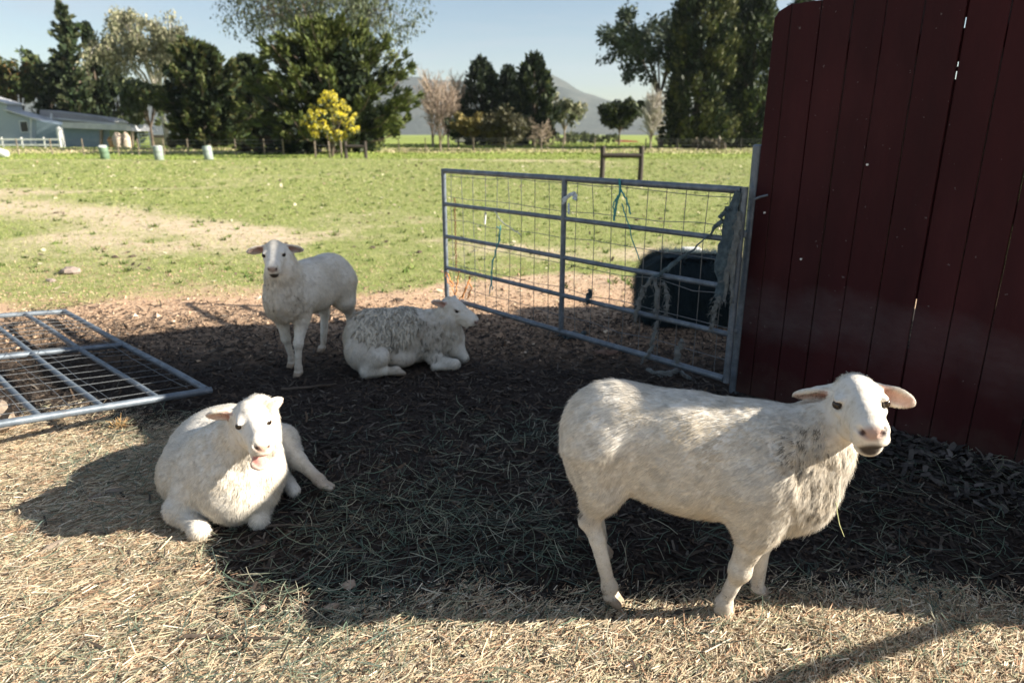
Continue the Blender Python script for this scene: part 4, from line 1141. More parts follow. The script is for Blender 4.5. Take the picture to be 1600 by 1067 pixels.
# ------------------------------------------------------------------ red barn and rail fence to the right, outside the picture; they cast the shade
def barn():
    x0, x1 = 6.0, 13.0
    prof = [(1.85, 0), (1.85, 2.4), (3.0, 4.36), (3.75, 4.78), (4.5, 4.27), (5.65, 2.4), (5.65, 0)]
    root = empty('barn', (9.5, 3.75, 0), 'red gambrel roofed barn beyond the red board wall', 'barn')
    off = np.array((9.5, 3.75, 0)); n = len(prof)
    mb = MB(); V = [(x, y, z) for x in (x0 + .15, x1 - .15) for y, z in prof]
    mb.add(np.array(V) - off, [(0, n, n + 1, 1), (n - 2, 2 * n - 2, 2 * n - 1, n - 1)], [(0, k, k + 1) for k in range(1, n - 1)] + [(n, n + k + 1, n + k) for k in range(1, n - 1)])
    mb.build('wall', M['red'], root)
    rm = simple('barn_roof', (.10, .10, .10), (.18, .17, .16), 6, .8, 0, .3)
    for a, b_ in ((1, 2), (2, 3), (3, 4), (4, 5)):
        (ya, za), (yb, zb) = prof[a], prof[b_]
        mb = MB(); nrm = unit((0, -(zb - za), (yb - ya))) * .05
        V = []
        for x in (x0, x1):
            for (y, z) in ((ya, za), (yb, zb)):
                V += [np.array((x, y, z + .01)), np.array((x, y, z + .01)) + nrm]
        mb.add(np.array(V) - off, [(0, 1, 3, 2), (4, 6, 7, 5), (0, 4, 5, 1), (2, 3, 7, 6), (1, 5, 7, 3), (0, 2, 6, 4)])
        mb.build('roof', rm, root)
    mb = MB(); mb.box((x0 + .12 - off[0], 0, 1.1), (.06, 1.6, 2.2), bev=.01); mb.build('door', M['wood_dark'], root)
barn()
def rail_fence():
    root = empty('rail_fence', (3.6, 1.5, 0), 'wooden rail fence running from the end of the red wall', 'fence')
    d = unit((-.52, -.21, 0)); a = np.array((3.62, 1.60, 0)); off = np.array((3.6, 1.5, 0))
    for z in (.82, 1.12):
        P = [a + d * t + np.array((0, 0, z + .01 * math.sin(t * 3))) - off for t in (-.15, .6, 1.3, 2.0)]
        mb = MB(); mb.tube(P, [.026, .029, .029, .026], 9); mb.build('rail', M['wood_grey'], root, True)
    for t in (1.95,):
        p = a + d * t - off + np.array((.05, -.09, 0)); mb = MB(); mb.tube([p + np.array((0, 0, -.1)), p + np.array((0, 0, 1.3))], .06, 10); mb.build('post', M['wood_grey'], root, True)
rail_fence()

# ------------------------------------------------------------------ hay, litter, clods and grass (uncountable)
def in_view(x, y, m=.06):
    c = y * CP + H_CAM * SP
    u = x / np.maximum(c, .05); v = (y * SP - H_CAM * CP) / np.maximum(c, .05)
    return (np.abs(u) < .75 + m) & (v > -.5 - m)
def scatter(n, xr, yr, prob, seed):
    r = np.random.default_rng(seed); xs = []; ys = []; k = 0
    while k < n:
        x = r.uniform(*xr, n); y = r.uniform(*yr, n)
        ok = in_view(x, y, .12) & (r.random(n) < prob(x, y))
        xs.append(x[ok]); ys.append(y[ok]); k += ok.sum()
    return np.concatenate(xs)[:n], np.concatenate(ys)[:n], r
def palette(r, n, cols, w_):
    cols = np.array(cols); c = cols[r.choice(len(cols), n, p=np.array(w_) / sum(w_))]
    return c * r.uniform(.7, 1.25, n)[:, None]
def ribbons(name, x, y, r, L, W_, lift, cols, mat, label, bend=.5, parent=None, tilt=.12, yaw0=None, segs=3):
    n = len(x); yaw = r.uniform(0, 2 * math.pi, n) if yaw0 is None else np.where(r.random(n) < .3, r.uniform(0, 2 * math.pi, n), r.normal(yaw0, .5, n)); d = np.stack((np.cos(yaw), np.sin(yaw), r.normal(0, tilt, n)), 1)
    sd = np.stack((-np.sin(yaw), np.cos(yaw), r.normal(0, .35, n)), 1)
    z = ground_z(x, y) + np.abs(lift) + .5 * L * np.abs(d[:, 2]) * .6
    c = np.stack((x, y, z), 1); bd = r.normal(0, bend, n); arch = r.normal(.0, .10, n)
    m_ = 2 * (segs + 1); V = np.zeros((n, m_, 3))
    for k, t in enumerate(np.linspace(-.5, .5, segs + 1)):
        p = c + d * (L * t)[:, None] + sd * (bd * L * (t * t - .1))[:, None]
        p[:, 2] -= arch * L * (t * t) * 2
        wk = W_ * (1 if abs(t) < .3 or segs == 1 else .7)
        V[:, 2 * k] = p - sd * (wk / 2)[:, None]; V[:, 2 * k + 1] = p + sd * (wk / 2)[:, None]
    i = np.arange(n)[:, None] * m_
    Q = np.concatenate([i + np.array((2 * k, 2 * k + 2, 2 * k + 3, 2 * k + 1)) for k in range(segs)])
    o = link(bpy.data.objects.new(name, mesh_np(name, V.reshape(-1, 3), [Q], mat, False, np.repeat(cols, m_, 0))))
    return tag(o, label, None, None, 'stuff')
HAYC = [(.64, .51, .35), (.54, .43, .29), (.45, .41, .27), (.27, .29, .19), (.76, .67, .52), (.25, .16, .10), (.52, .33, .21)]
hayp = lambda x, y: zones(x, y)[0]
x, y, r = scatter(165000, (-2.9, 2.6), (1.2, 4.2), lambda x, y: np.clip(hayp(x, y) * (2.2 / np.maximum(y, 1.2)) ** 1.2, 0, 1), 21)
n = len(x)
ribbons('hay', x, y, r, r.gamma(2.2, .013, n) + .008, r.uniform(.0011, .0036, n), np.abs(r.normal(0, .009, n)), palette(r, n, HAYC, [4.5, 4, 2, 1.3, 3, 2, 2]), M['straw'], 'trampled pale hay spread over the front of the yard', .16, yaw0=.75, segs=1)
# long loose strands, greener, also over the shaded litter
x, y, r = scatter(6500, (-2.4, 2.6), (1.3, 4.0), lambda x, y: np.clip(.25 + .75 * sstep(-.05, .25, fbm(x * 1.6 + 3, y * 1.6, 3)), 0, 1) * (1 - sstep(3.0, 4.0, y)), 22)
n = len(x)
ribbons('loose_hay', x, y, r, r.uniform(.05, .17, n), r.uniform(.0016, .0034, n), r.uniform(.006, .030, n), palette(r, n, [(.20, .22, .15), (.12, .17, .12), (.36, .34, .25), (.08, .11, .09)], [3, 3, 2, 3]), M['straw'], 'long loose greenish hay strands scattered over the yard', .25, tilt=.18)
# dark litter of chips and leaves
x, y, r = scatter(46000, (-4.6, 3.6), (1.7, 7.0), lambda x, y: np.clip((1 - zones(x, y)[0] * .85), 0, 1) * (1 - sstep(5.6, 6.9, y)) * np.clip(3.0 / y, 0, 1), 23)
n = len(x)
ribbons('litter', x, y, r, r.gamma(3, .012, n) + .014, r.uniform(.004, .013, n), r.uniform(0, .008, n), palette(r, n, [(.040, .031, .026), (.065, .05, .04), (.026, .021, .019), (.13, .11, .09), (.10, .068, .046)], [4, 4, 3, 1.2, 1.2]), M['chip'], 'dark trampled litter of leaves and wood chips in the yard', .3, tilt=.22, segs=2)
# leaves banked against the boards
t = rng.random(2600) * 2.9 + .35; dd = np.abs(rng.normal(0, .17, 2600)) + .02
x = WALL_A[0] + WDIR[0] * t - (-WDIR[1]) * dd * -1 * -1; y = WALL_A[1] + WDIR[1] * t - WDIR[0] * dd
x = WALL_A[0] + WDIR[0] * t + WDIR[1] * dd; y = WALL_A[1] + WDIR[1] * t - WDIR[0] * dd
r = np.random.default_rng(24); n = len(x)
ribbons('leaf_litter', x, y, r, r.uniform(.03, .085, n), r.uniform(.010, .024, n), r.uniform(0, .02, n), palette(r, n, [(.07, .06, .055), (.11, .095, .085), (.045, .04, .038), (.15, .13, .12)], [3, 3, 2, 1]), M['chip'], 'dry dark leaves banked against the red boards', .4, tilt=.3)
# soil clods on the bare strip
x, y, r = scatter(30000, (-6.5, 3.5), (4.4, 11.0), lambda x, y: np.clip(1 - zones(x, y)[1] * .8, .06, 1) * sstep(4.6, 5.6, y) * np.clip(6.5 / y, 0, 1) ** 1.5 * (1 - .8 * sstep(7.5, 10, y)), 25)
n = len(x); sz = r.gamma(1.4, .0027, n) + .002
oc = np.array([(1, 0, 0), (-1, 0, 0), (0, 1, 0), (0, -1, 0), (0, 0, 1), (0, 0, -1)], float)
V = np.stack((x, y, ground_z(x, y) + sz * .3), 1)[:, None] + oc[None] * (sz[:, None] * r.uniform(.6, 1.5, (n, 6)))[..., None] * np.array((1, 1, .7)) + r.normal(0, .25, (n, 6, 3)) * sz[:, None, None]
T = np.array([(0, 2, 4), (2, 1, 4), (1, 3, 4), (3, 0, 4)])
o = link(bpy.data.objects.new('soil_clods', mesh_np('soil_clods', V.reshape(-1, 3), [(np.arange(n)[:, None, None] * 6 + T).reshape(-1, 3)], M['chip'], False, np.repeat(palette(r, n, [(.36, .24, .16), (.46, .32, .215), (.20, .135, .09), (.58, .46, .34)], [4, 4, 2, .6]), 6, 0))))
tag(o, 'crumbled brown soil clods on the bare strip before the pasture', None, None, 'stuff')
# pasture: short grazed blades, drawn coarser with distance
def grass(n, yr, seed, hscale, wscale, label, bottom=.0):
    r = np.random.default_rng(seed); xs = []; ys = []; k = 0
    while k < n:
        m_ = n * 2
        y = yr[0] * (yr[1] / yr[0]) ** r.random(m_); x = r.uniform(-.86, .86, m_) * (y + 1)
        gz = zones(x, y)[1]
        ok = r.random(m_) < np.clip(gz * 1.15 - .05, .03, 1); xs.append(x[ok]); ys.append(y[ok]); k += ok.sum()
    x = np.concatenate(xs)[:n]; y = np.concatenate(ys)[:n]
    z = ground_z(x, y); nb = 3; s = np.clip(y / 8, .8, 5)
    h = r.uniform(.014, .040, (n, nb)) * hscale * s[:, None] ** .45; wd = r.uniform(.003, .007, (n, nb)) * wscale * s[:, None]
    yaw = r.uniform(0, 2 * math.pi, (n, nb)); off = r.normal(0, .012, (n, nb, 2)) * s[:, None, None]
    bx = x[:, None] + off[..., 0]; by = y[:, None] + off[..., 1]
    lean = r.uniform(.2, 1.3, (n, nb)) * h
    la = r.uniform(0, 2 * math.pi, (n, nb))
    V = np.zeros((n, nb, 3, 3))
    V[..., 0, 0] = bx - np.cos(yaw) * wd / 2; V[..., 0, 1] = by - np.sin(yaw) * wd / 2; V[..., 0, 2] = z[:, None] - .002
    V[..., 1, 0] = bx + np.cos(yaw) * wd / 2; V[..., 1, 1] = by + np.sin(yaw) * wd / 2; V[..., 1, 2] = z[:, None] - .002
    V[..., 2, 0] = bx + np.cos(la) * lean; V[..., 2, 1] = by + np.sin(la) * lean; V[..., 2, 2] = z[:, None] + h
    cols = palette(r, n, [(.23, .28, .075), (.32, .36, .115), (.16, .22, .055), (.46, .44, .21), (.56, .48, .31)], [4, 4, 2.5, 2, 1.2])
    o = link(bpy.data.objects.new('grass', mesh_np('grass', V.reshape(-1, 3), [np.arange(n * nb * 3).reshape(-1, 3)], M['blade'], False, np.repeat(cols, nb * 3, 0))))
    return tag(o, label, None, None, 'stuff')
grass(90000, (6.4, 46), 31, 1.0, 1.0, 'short grazed grass of the near pasture')
# far strip: longer green growth beyond the worn pasture and along the fence
def far_grass():
    r = np.random.default_rng(33); n = 60000
    y = 46 * (130 / 46) ** r.random(n); x = r.uniform(-.9, .9, n) * y
    z = ground_z(x, y); h = r.uniform(.03, .10, n) * np.where(y > 58, 1.5, .7); wd = r.uniform(.05, .12, n) * y / 50
    yaw = r.uniform(0, math.pi, n); V = np.zeros((n, 3, 3))
    V[:, 0] = np.stack((x - np.cos(yaw) * wd, y - np.sin(yaw) * wd, z - .01), 1); V[:, 1] = np.stack((x + np.cos(yaw) * wd, y + np.sin(yaw) * wd, z - .01), 1)
    V[:, 2] = np.stack((x + r.normal(0, .06, n), y + r.normal(0, .06, n), z + h), 1)
    c1 = palette(r, n, [(.17, .24, .05), (.25, .31, .07), (.36, .36, .13)], [3, 3, 1.5]); c2 = palette(r, n, [(.50, .42, .27), (.42, .36, .21), (.30, .30, .13)], [3, 2, 2])
    m_ = (sstep(57, 64, y + 8 * fbm(x * .05, y * .05, 3)) * (1 - sstep(78, 92, y)) * (.4 + .6 * r.random(n)) > .45)[:, None]
    o = link(bpy.data.objects.new('rough_grass', mesh_np('rough_grass', V.reshape(-1, 3), [np.arange(n * 3).reshape(-1, 3)], M['blade'], False, np.repeat(np.where(m_, c2, c1), 3, 0))))
    tag(o, 'longer rough grass beyond the worn pasture', None, None, 'stuff')
far_grass()
# weed tufts and dry flecks that break up the pasture
x, y, r = scatter(1300, (-30, 12), (7, 40), lambda x, y: np.clip(7 / y, 0, 1) ** 1.2, 41)
n = len(x); V = []; cl = []
for k in range(n):
    s_ = r.uniform(.02, .05) * (1 + y[k] / 25); z0 = ground_z(x[k:k + 1], y[k:k + 1])[0]; c_ = np.array([(.13, .19, .045), (.20, .25, .07), (.10, .15, .04)][r.integers(0, 3)]) * r.uniform(.7, 1.3)
    for j in range(9):
        a = r.uniform(0, 6.28); w_ = s_ * .22; px_, py_ = x[k] + r.normal(0, s_ * .5), y[k] + r.normal(0, s_ * .5)
        V += [(px_ - w_ * math.sin(a), py_ + w_ * math.cos(a), z0), (px_ + w_ * math.sin(a), py_ - w_ * math.cos(a), z0), (px_ + math.cos(a) * s_ * 1.1, py_ + math.sin(a) * s_ * 1.1, z0 + s_ * r.uniform(.5, 1.2))]; cl += [c_] * 3
o = link(bpy.data.objects.new('weed_tufts', mesh_np('weed_tufts', np.array(V), [np.arange(len(V)).reshape(-1, 3)], M['blade'], False, np.array(cl)))); tag(o, 'low dark weed tufts dotted over the pasture', None, None, 'stuff')
x, y, r = scatter(1500, (-30, 12), (6.5, 42), lambda x, y: np.clip(7 / y, 0, 1), 42)
n = len(x); s_ = 1 + y / 14
ribbons('dry_flecks', x, y, r, r.uniform(.02, .05, n) * s_, r.uniform(.012, .030, n) * s_, r.uniform(.005, .02, n), palette(r, n, [(.54, .48, .35), (.44, .37, .25), (.08, .06, .045), (.30, .22, .14)], [3, 2, 2.4, 2]), M['chip'], 'pale dry flecks and crumbs dotted over the pasture', .3, tilt=.3)

# ------------------------------------------------------------------ single sticks, stones and droppings one can pick out
def stick(px, R, label, z=.02, mat=None):
    P = np.array([gr(u, v, z) for u, v in px]); c = P.mean(0)
    mb = MB(); m_ = len(P)
    t = np.linspace(0, 1, m_); tt = np.linspace(0, 1, m_ * 3); PP = np.stack([np.interp(tt, t, P[:, k]) for k in range(3)], 1)
    PP += np.random.default_rng(int(px[0][0])).normal(0, R * .18, PP.shape)
    mb.tube(PP - c, np.linspace(R, R * .6, len(PP)), 7); o = mb.build('stick', mat or M['bark'], None, True); o.location = tuple(c)
    tag(o, label, 'stick', 'sticks on the ground')
stick([(288, 995), (330, 993), (380, 996), (440, 997)], .008, 'thin brown stick lying on the sunlit hay at the bottom left', .022)
stick([(440, 608), (480, 605), (525, 600)], .010, 'dark stick on the litter between the two lying ewes', .018)
stick([(405, 822), (450, 820), (500, 822)], .006, 'thin stick on the hay just right of the bleating ewe', .022)
def stone(u, v, s, col, label, name='wood_chunk', cat='wood chunk', grp='chunks on the ground', flat=.6):
    p = gr(u, v); r = np.random.default_rng(int(u * 7 + v)); mb = MB()
    th = np.linspace(0, 2 * math.pi, 9)[:-1]; V = []
    for k, (rr, zz) in enumerate(((.75, 0), (1.0, .35), (.85, .75), (.45, 1.0))):
        V += [(math.cos(t) * rr * s[0] * r.uniform(.8, 1.2), math.sin(t) * rr * s[1] * r.uniform(.8, 1.2), zz * s[2] * r.uniform(.9, 1.1)) for t in th]
    Q = [(k * 8 + j, k * 8 + (j + 1) % 8, (k + 1) * 8 + (j + 1) % 8, (k + 1) * 8 + j) for k in range(3) for j in range(8)]
    T = [(24, 24 + j, 25 + j) for j in range(1, 7)]
    mb.add(np.array(V), Q, T); o = mb.build(name, col); o.location = (p[0], p[1], ground_z(np.array([p[0]]), np.array([p[1]]))[0] - .004 + (.012 if p[1] < 3 else 0)); o.rotation_euler = (0, 0, r.uniform(0, 6))
    tag(o, label, cat, grp)
pale = simple('pale_wood_chunk', (.30, .21, .15), (.50, .38, .29), 30, .9, 0, .5, .005)
stone(546, 915, (.030, .022, .020), pale, 'pale wood chunk in the shadow notch, the upper of two')
stone(518, 948, (.030, .016, .018), pale, 'pale wood chunk in the shadow notch, the lower of two')
stone(86, 858, (.050, .018, .022), M['wood_grey'], 'splintered wood chunk on the sunlit hay at the left edge')
stone(178, 772, (.045, .020, .016), M['wood_grey'], 'flat wood chunk in the shadow of the bleating ewe, the left one')
stone(150, 782, (.035, .016, .014), M['wood_grey'], 'flat wood chunk in the shadow of the bleating ewe, the small one')
stone(410, 955, (.016, .014, .012), pale, 'small round wood chunk alone on the sunlit hay')
def dry_weed():
    p = gr(187, 668); r = np.random.default_rng(77); mb = MB()
    for k in range(70):
        a_ = r.uniform(0, 6.28); q = p + np.array((r.normal(0, .016), r.normal(0, .012), 0)); d = np.array((math.cos(a_) * .5, math.sin(a_) * .5, r.uniform(.4, 1.0))) * r.uniform(.03, .075)
        mb.tube(np.array([q, q + d * .6, q + d + r.normal(0, .008, 3)]) - p, [.003, .0025, .001], 4, False)
    o = mb.build('weed_tuft', simple('dry_weed', (.30, .18, .07), (.46, .30, .14), 60, .95, 0, 0), None, True); o.location = tuple(p)
    tag(o, 'tuft of dry orange weed by the near pipe of the flat gate', 'weed')
dry_weed()
rockm = simple('field_stone', (.22, .17, .145), (.36, .29, .25), 18, .9, 0, .4, .01)
dung = simple('dung', (.045, .032, .022), (.10, .07, .05), 40, .9, 0, .5, .01)
stone(111, 428, (.13, .09, .085), rockm, 'pinkish stone lying on the grass at the left', 'stone', 'stone', 'stones on the pasture')
stone(80, 440, (.07, .05, .04), rockm, 'low pale stone nearer the left edge of the grass', 'stone', 'stone', 'stones on the pasture')
DN = [(582, 388, 'behind the back of the standing ewe'), (655, 395, 'left of the standing gate'), (995, 345, 'seen through the right half of the standing gate'), (1032, 343, 'seen just above the shaggy bale'),
      (88, 334, 'on the worn path at the far left'), (180, 403, 'on the grass above the flat gate'), (207, 402, 'beside another on the grass above the flat gate'), (560, 490, 'on bare soil between the two back ewes'), (622, 470, 'on bare soil left of the gate latch')]
for u, v, t_ in DN: stone(u, v, (.055, .04, .035), dung, 'dark dropping ' + t_, 'dropping', 'dropping', 'droppings in the field')
# one straw hanging from the front ewe's chest
def chest_straw():
    a = at(1304, 780, 1.90); b_ = at(1308, 800, 1.88); c = at(1319, 838, 1.87)
    mb = MB(); mb.tube([a, (a + b_) / 2 + np.array((.003, 0, 0)), b_, (b_ + c) / 2 + np.array((-.004, 0, 0)), c], [.0016, .0016, .0014, .0012, .0008], 5); o = mb.build('straw_stalk', simple('green_straw', (.45, .48, .22), (.6, .6, .32), 60, .7, 0, 0), None, True)
    tag(o, 'single pale straw stalk hanging from the chest wool of the front ewe', 'straw')
chest_straw()

# ------------------------------------------------------------------ trees
class Leaves:
    def __init__(s, seed): s.r = np.random.default_rng(seed); s.V = []; s.C = []
    def clump(s, c, rad, n, size, cols, axis_dir=None, aspect=1.6, shell=.55, spread=1.0, squash=(1, 1, 1)):
        r = s.r
        d = r.normal(0, 1, (n, 3)); d /= np.linalg.norm(d, axis=1)[:, None]
        rr = rad * (shell + (1 - shell) * r.random(n)) ** 1.0
        p = np.array(c) + d * rr[:, None] * np.array(squash)
        if axis_dir is not None:
            a = np.asarray(axis_dir)[None] + r.normal(0, .45 * spread, (n, 3)) + d * .35
        else:
            a = d * .6 + r.normal(0, .8, (n, 3))
        a /= np.linalg.norm(a, axis=1)[:, None] + 1e-9
        b_ = np.cross(a, r.normal(0, 1, (n, 3))); b_ /= np.linalg.norm(b_, axis=1)[:, None] + 1e-9
        sv = np.clip(r.lognormal(-.15, .42, n), .35, 1.9)[:, None]; L = size * aspect * sv; W_ = size * sv * r.uniform(.7, 1.1, n)[:, None]
        V = np.stack((p - a * L * .5, p + b_ * W_ * .5, p + a * L * .5, p - b_ * W_ * .5), 1)
        s.V.append(V.reshape(-1, 3))
        cc = np.array(cols)[r.integers(0, len(cols), n)] * r.uniform(.75, 1.2, n)[:, None]
        s.C.append(np.repeat(cc, 4, 0))
    def build(s, name, mat, parent, loc):
        V = np.concatenate(s.V) - loc; n = len(V) // 4
        return link(bpy.data.objects.new(name, mesh_np(name, V, [np.arange(n * 4).reshape(-1, 4)], mat, False, np.concatenate(s.C))), parent)
def tree_root(name, base, label, group): return empty(name, base, label, 'tree', group)
def trunk_obj(root, segs, mat, name='trunk'):
    mb = MB()
    for P, R, n in segs: mb.tube(np.array(P) - np.array(root.location), R, n)
    return mb.build(name, mat, root, True)

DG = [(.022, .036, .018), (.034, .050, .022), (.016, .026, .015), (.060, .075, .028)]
MG = [(.07, .095, .035), (.11, .13, .045), (.05, .07, .03), (.19, .19, .07)]  # greens raised so that crown tips carry painted sun highlights
OLV = [(.16, .17, .085), (.12, .13, .065), (.20, .19, .11), (.09, .105, .05)]
PALE = [(.46, .40, .28), (.36, .32, .21), (.56, .46, .33), (.26, .25, .15)]

def monterey(name, label, base, H, Rw, seed, cols=DG, tips=MG, nlimb=64, dens=1.0, leaf=.26, group='trees beyond the pasture', low=.05, wide=.12):
    r = np.random.default_rng(seed); base = np.array(base, float); root = tree_root(name, base, label, group); lv = Leaves(seed + 1); segs = []
    lean = r.normal(0, .03, 2)
    tr = lambda t: base + np.array((lean[0] * H * t, lean[1] * H * t, H * .93 * t))
    segs.append(([tr(t) for t in (-.02, .2, .45, .7, .95)], [H * .030, H * .024, H * .017, H * .010, H * .003], 9))
    for k in range(nlimb):
        t = low + (.97 - low) * (k + r.random()) / nlimb
        prof = (math.sin(min(1, (t + wide) / .50) * math.pi / 2)) * (1 - max(0, (t - .30) / .72) ** 1.6) * r.uniform(.62, 1.15)
        L = Rw * max(prof, .12); az = k * 2.399 + r.normal(0, .3); rise = -.04 + .72 * t + r.normal(0, .1)
        d = unit((math.cos(az), math.sin(az), rise)); p0 = tr(t * .95)
        P = [p0, p0 + d * L * .4 + np.array((0, 0, -.02 * L)), p0 + d * L * .75, p0 + d * L + np.array((0, 0, .16 * L))]
        segs.append((P, [H * .008, H * .006, H * .004, H * .0015], 5))
        for q in range(9):
            f = .28 + .72 * (q + r.random()) / 9; c = p0 + d * L * f + np.array((0, 0, .16 * L * f ** 3)) + r.normal(0, .035 * Rw, 3)
            ax = unit(d + np.array((0, 0, .35)) + r.normal(0, .25, 3))
            lv.clump(c, Rw * .085 * (1.15 - .4 * f), int(40 * dens), leaf * .66, tips if f > .70 else cols, ax, 2.8, .2, .7)  # outer sprays coloured brighter, as if sunlit
    for k in range(46):     # dense inside
        t = r.uniform(.08, .8); c = tr(t) + np.array((r.normal(0, .2 * Rw), r.normal(0, .2 * Rw), 0))
        lv.clump(c, Rw * .22, int(60 * dens), leaf * 1.3, cols, None, 1.5, .2)
    trunk_obj(root, segs, M['bark']); lv.build('crown', M['leaf'], root, base); return root

def column(name, label, base, H, Rw, seed, cols=DG, tips=MG, n=170, dens=1.0, leaf=.24, group='trees beyond the pasture', low=.03, shape=.5):
    r = np.random.default_rng(seed); base = np.array(base, float); root = tree_root(name, base, label, group); lv = Leaves(seed + 1)
    segs = [([base + np.array((0, 0, H * t)) for t in (-.02, .3, .6, .9)], [H * .026, H * .022, H * .014, H * .004], 9)]
    for k in range(6):
        az = r.uniform(0, 6.28); z = r.uniform(.05, .5)
        segs.append(([base + np.array((0, 0, H * z)), base + np.array((math.cos(az) * Rw * .4, math.sin(az) * Rw * .4, H * (z + .15))), base + np.array((math.cos(az) * Rw * .6, math.sin(az) * Rw * .6, H * min(z + .4, .9)))], [H * .012, H * .008, H * .003], 6))
    for k in range(n):
        t = low + (1 - low) * r.random(); az = r.uniform(0, 6.28)
        pr = min(1, (t - low + .05) / .14) ** .6 * (1 - max(0, (t - shape) / (1.02 - shape)) ** 2.2) * (1 + .16 * math.sin(5 * t * 6.28 / 2 + az * 2))
        rad = Rw * max(pr, .08) * r.uniform(.55, .98)
        c = base + np.array((math.cos(az) * rad, math.sin(az) * rad, H * t))
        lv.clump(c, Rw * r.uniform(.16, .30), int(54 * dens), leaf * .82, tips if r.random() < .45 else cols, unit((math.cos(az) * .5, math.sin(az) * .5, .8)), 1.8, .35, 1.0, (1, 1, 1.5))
    trunk_obj(root, segs, M['bark']); lv.build('crown', M['leaf'], root, base); return root

def branching(name, label, base, H, Rw, seed, cols, bark, nl=7, dens=1.0, leaf=.22, csize=.16, sub=6, group='trees beyond the pasture', fork=.28, droop=.2, lean=(0, 0), thick=.022, flat=1.0, top=1.0):
    r = np.random.default_rng(seed); base = np.array(base, float); root = tree_root(name, base, label, group); lv = Leaves(seed + 1)
    fk = base + np.array((lean[0] * H * fork, lean[1] * H * fork, H * fork))
    segs = [([base + np.array((0, 0, -.02 * H)), (base + fk) / 2, fk], [H * thick * 1.2, H * thick, H * thick * .8], 9)]
    for k in range(nl):
        az = 2 * math.pi * k / nl + r.normal(0, .35); ex = Rw * r.uniform(.35, .85); zt = H * r.uniform(.62, .93) * top
        e = base + np.array((math.cos(az) * ex + lean[0] * H, math.sin(az) * ex + lean[1] * H, zt))
        m1 = fk + (e - fk) * .35 + np.array((0, 0, .08 * H)); m2 = fk + (e - fk) * .7 + np.array((0, 0, .06 * H)) + r.normal(0, .03 * H, 3)
        segs.append(([fk, m1, m2, e], [H * thick * .55, H * thick * .42, H * thick * .25, H * thick * .08], 6))
        for q in range(sub):
            f = r.uniform(.4, 1.0); p0 = m1 + (m2 - m1) * min(1, (f - .35) / .35) if f < .7 else m2 + (e - m2) * (f - .7) / .3
            d = unit(np.array((math.cos(az), math.sin(az), .4)) + r.normal(0, .7, 3)); L = Rw * r.uniform(.2, .48)
            p1 = p0 + d * L * .5 + np.array((0, 0, .03 * H)); p2 = p0 + d * L + np.array((0, 0, -droop * L * .5))
            segs.append(([p0, p1, p2], [H * thick * .18, H * thick * .12, H * thick * .04], 5))
            for w_ in range(3):
                c = p1 + (p2 - p1) * r.uniform(.2, 1.15) + r.normal(0, Rw * .06, 3)
                lv.clump(c, Rw * csize * r.uniform(.7, 1.2), int(46 * dens), leaf * .76, cols, np.array((0, 0, -1.0)) if droop > .3 else None, 2.0, .25, 1.0, (1, 1, flat))
    trunk_obj(root, segs, bark); lv.build('crown', M['leaf'], root, base); return root

def bare(name, label, base, H, Rw, seed, col, upright=.9, n0=16, group='bare trees beyond the pasture', fork=.12, tw=1.0):
    r = np.random.default_rng(seed); base = np.array(base, float); root = tree_root(name, base, label, group)
    segs = [([base + np.array((0, 0, -.02 * H)), base + np.array((r.normal(0, .01) * H, 0, H * .4)), base + np.array((r.normal(0, .02) * H, 0, H * .8))], [H * .020, H * .014, H * .006], 7)]
    tws = MB()
    for k in range(n0):
        az = k * 2.4 + r.normal(0, .3); z = fork + (.7 - fork) * k / n0
        p0 = base + np.array((0, 0, H * z)); L = H * r.uniform(.30, .5) * (1.05 - z * .45)
        d = unit((math.cos(az) * Rw / H * 2.2, math.sin(az) * Rw / H * 2.2, upright)); e = p0 + d * L
        segs.append(([p0, (p0 + e) / 2 + r.normal(0, .015 * H, 3), e], [H * .008, H * .005, H * .002], 5))
        for q in range(13):
            f = r.uniform(.2, 1.0); a = p0 + (e - p0) * f; dd = unit(d + r.normal(0, .45, 3)); l2 = L * r.uniform(.25, .6)
            b_ = a + dd * l2
            tws.tube(np.array([a, (a + b_) / 2 + r.normal(0, .02 * l2, 3), b_]) - base, [H * .0032 * tw, H * .0024 * tw, H * .001 * tw], 3, False, col=np.array(col) * r.uniform(.7, 1.2))
            for w_ in range(4):
                g_ = r.uniform(.2, 1); a2 = a + (b_ - a) * g_; c = a2 + unit(dd + r.normal(0, .6, 3)) * l2 * r.uniform(.2, .5)
                tws.tube(np.array([a2, c]) - base, [H * .0018 * tw, H * .0008 * tw], 3, False, col=np.array(col) * r.uniform(.75, 1.25))
    trunk_obj(root, segs, M['bark_tan'] if 'bark_tan' in M else M['bark']); tws.build('crown', M['twig'], root); return root
M['bark_tan'] = simple('bark_tan', (.16, .125, .095), (.30, .24, .19), 3, .9, 0, .4, .03, (1, 1, .3))

def B(u, Y): p = at(u, 205, Y); return np.array((p[0], Y, 0.0))
def tall(v_top, Y): return at(800, v_top, Y)[2]
def wid(px, Y): return px / FPX * (Y * CP + H_CAM * SP) * 1.0
